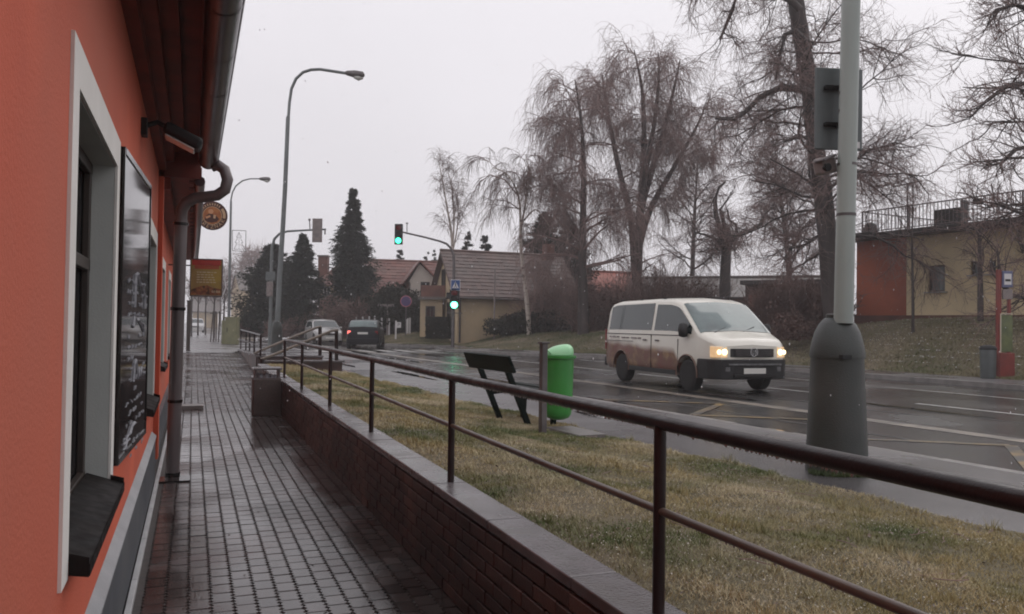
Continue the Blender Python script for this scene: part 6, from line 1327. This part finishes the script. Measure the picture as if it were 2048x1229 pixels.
# bank grass
n = 130000; cols = len(terr); u = rng.random(n) * (cols - 1.001); v = rng.random(n) * 13; iu = u.astype(int); iv = v.astype(int); fu = (u - iu)[:, None]; fv = (v - iv)[:, None]
P = (terr[iu, iv] * (1 - fu) + terr[np.minimum(iu + 1, cols - 1), iv] * fu) * (1 - fv) + (terr[iu, iv + 1] * (1 - fu) + terr[np.minimum(iu + 1, cols - 1), iv + 1] * fu) * fv
blades('bank_grass', P, rng.uniform(.03, .11, n), rng.uniform(.010, .022, n), MT['grass2'], .8)
n = 2600; u = rng.random(n) * (cols * .45); v = 2 + rng.random(n) * 9; iu = u.astype(int); iv = v.astype(int); P = terr[iu, iv] * .5 + terr[np.minimum(iu + 1, cols - 1), iv + 1] * .5 + rng.normal(0, .25, (n, 3)) * np.array([1, 1, 0]) + np.array([0, 0, .07])
s = rng.uniform(.012, .035, n)[:, None]; V = np.stack([P - np.array([1, 0, 0]) * s, P + np.array([0, 1, 0]) * s, P + np.array([1, 0, .3]) * s, P - np.array([0, 1, 0]) * s], 1).reshape(-1, 3); stuff(raw('settled_sleet', V, np.arange(n * 4).reshape(-1, 4), MT['snow']))
# a tuft at the foot of the near pole and along the path edge
n = 9000; a = rng.uniform(0, 2 * np.pi, n); r_ = .12 + .30 * rng.random(n) ** .7; c = b0 + rt * .22 + FH * -.02
blades('grass', np.stack([c.x + np.cos(a) * r_ * 1.3, c.y + np.sin(a) * r_ * .6, np.full(n, .352)], 1), rng.uniform(.02, .06, n), np.full(n, .004), mat('fresh_green_grass', (.07, .10, .03), (.04, .065, .02), .6, scale=6), .6)
# fallen leaves and twigs on turf and pavement
b = MB(); 
for i in range(60):
    y_ = random.uniform(2.5, 14); x_ = random.uniform(1.8, verge_edge(y_)); z_ = vergez(x_, y_) + .02; a = random.uniform(0, 6.28)
    pts = [(x_, y_, z_)]; 
    for k in range(3): a += random.uniform(-.5, .5); pts.append((pts[-1][0] + math.cos(a) * .05, pts[-1][1] + math.sin(a) * .05, z_ + random.uniform(-.004, .006)))
    b.tube(pts, .0022, 4)
stuff(b.build('fallen_twigs', MT['twig']))
n = 90; P = np.stack([rng.uniform(-.2, 1.38, n), rng.uniform(4.3, 24, n), np.zeros(n)], 1); P[:, 2] = [ramp(q) + .004 for q in P[:, 1]]; a = rng.uniform(0, 6.28, n); U = np.stack([np.cos(a), np.sin(a), rng.normal(0, .15, n)], 1) * .014; W_ = np.stack([-np.sin(a), np.cos(a), rng.normal(0, .15, n)], 1) * .009
stuff(raw('fallen_leaves', np.stack([P - U, P - W_, P + U, P + W_], 1).reshape(-1, 3), np.arange(n * 4).reshape(-1, 4), MT['mullion']))
# falling sleet: small flakes in the air, drawn out by nothing, just hanging where they are
n = 2600; d = 2.6 + 28 * rng.random(n) ** .7; px = rng.uniform(-300, 2350, n); py = rng.uniform(-300, 1150, n)
X = (px - 1024) / F; Y_ = (614 - py) / F; P = np.array(rt)[None] * (X * d)[:, None] + np.array(FH)[None] * d[:, None]; P[:, 2] += Y_ * d + EYE
ok = (P[:, 2] > .7) & (P[:, 0] > .25); P = P[ok]; n = len(P); s = rng.uniform(.0014, .0036, n)[:, None] * (1 + .07 * d[ok])[:, None]
O = np.array([(1, 0, 0), (-1, 0, 0), (0, 1, 0), (0, -1, 0), (0, 0, 1.9), (0, 0, -1.9)], float); V = (P[:, None, :] + O[None] * s[:, None, :]).reshape(-1, 3)
T8 = np.array([(0, 2, 4), (2, 1, 4), (1, 3, 4), (3, 0, 4), (2, 0, 5), (1, 2, 5), (3, 1, 5), (0, 3, 5)]); Fa = (np.arange(n)[:, None, None] * 6 + T8[None]).reshape(-1, 3); stuff(raw('falling_sleet', V, Fa, MT['snow']))
# haze
hm = bpy.data.materials.new('haze'); hm.use_nodes = True; hm.node_tree.nodes.clear(); pvn = hm.node_tree.nodes.new('ShaderNodeVolumePrincipled'); ho = hm.node_tree.nodes.new('ShaderNodeOutputMaterial'); hm.node_tree.links.new(pvn.outputs[0], ho.inputs['Volume'])
pvn.inputs['Color'].default_value = (.97, .96, .975, 1); pvn.inputs['Density'].default_value = .0015; pvn.inputs['Anisotropy'].default_value = .2
hz_ = MB().box((0, 100, 10.8), (800, 800, 25)).build('haze', hm); stuff(hz_)
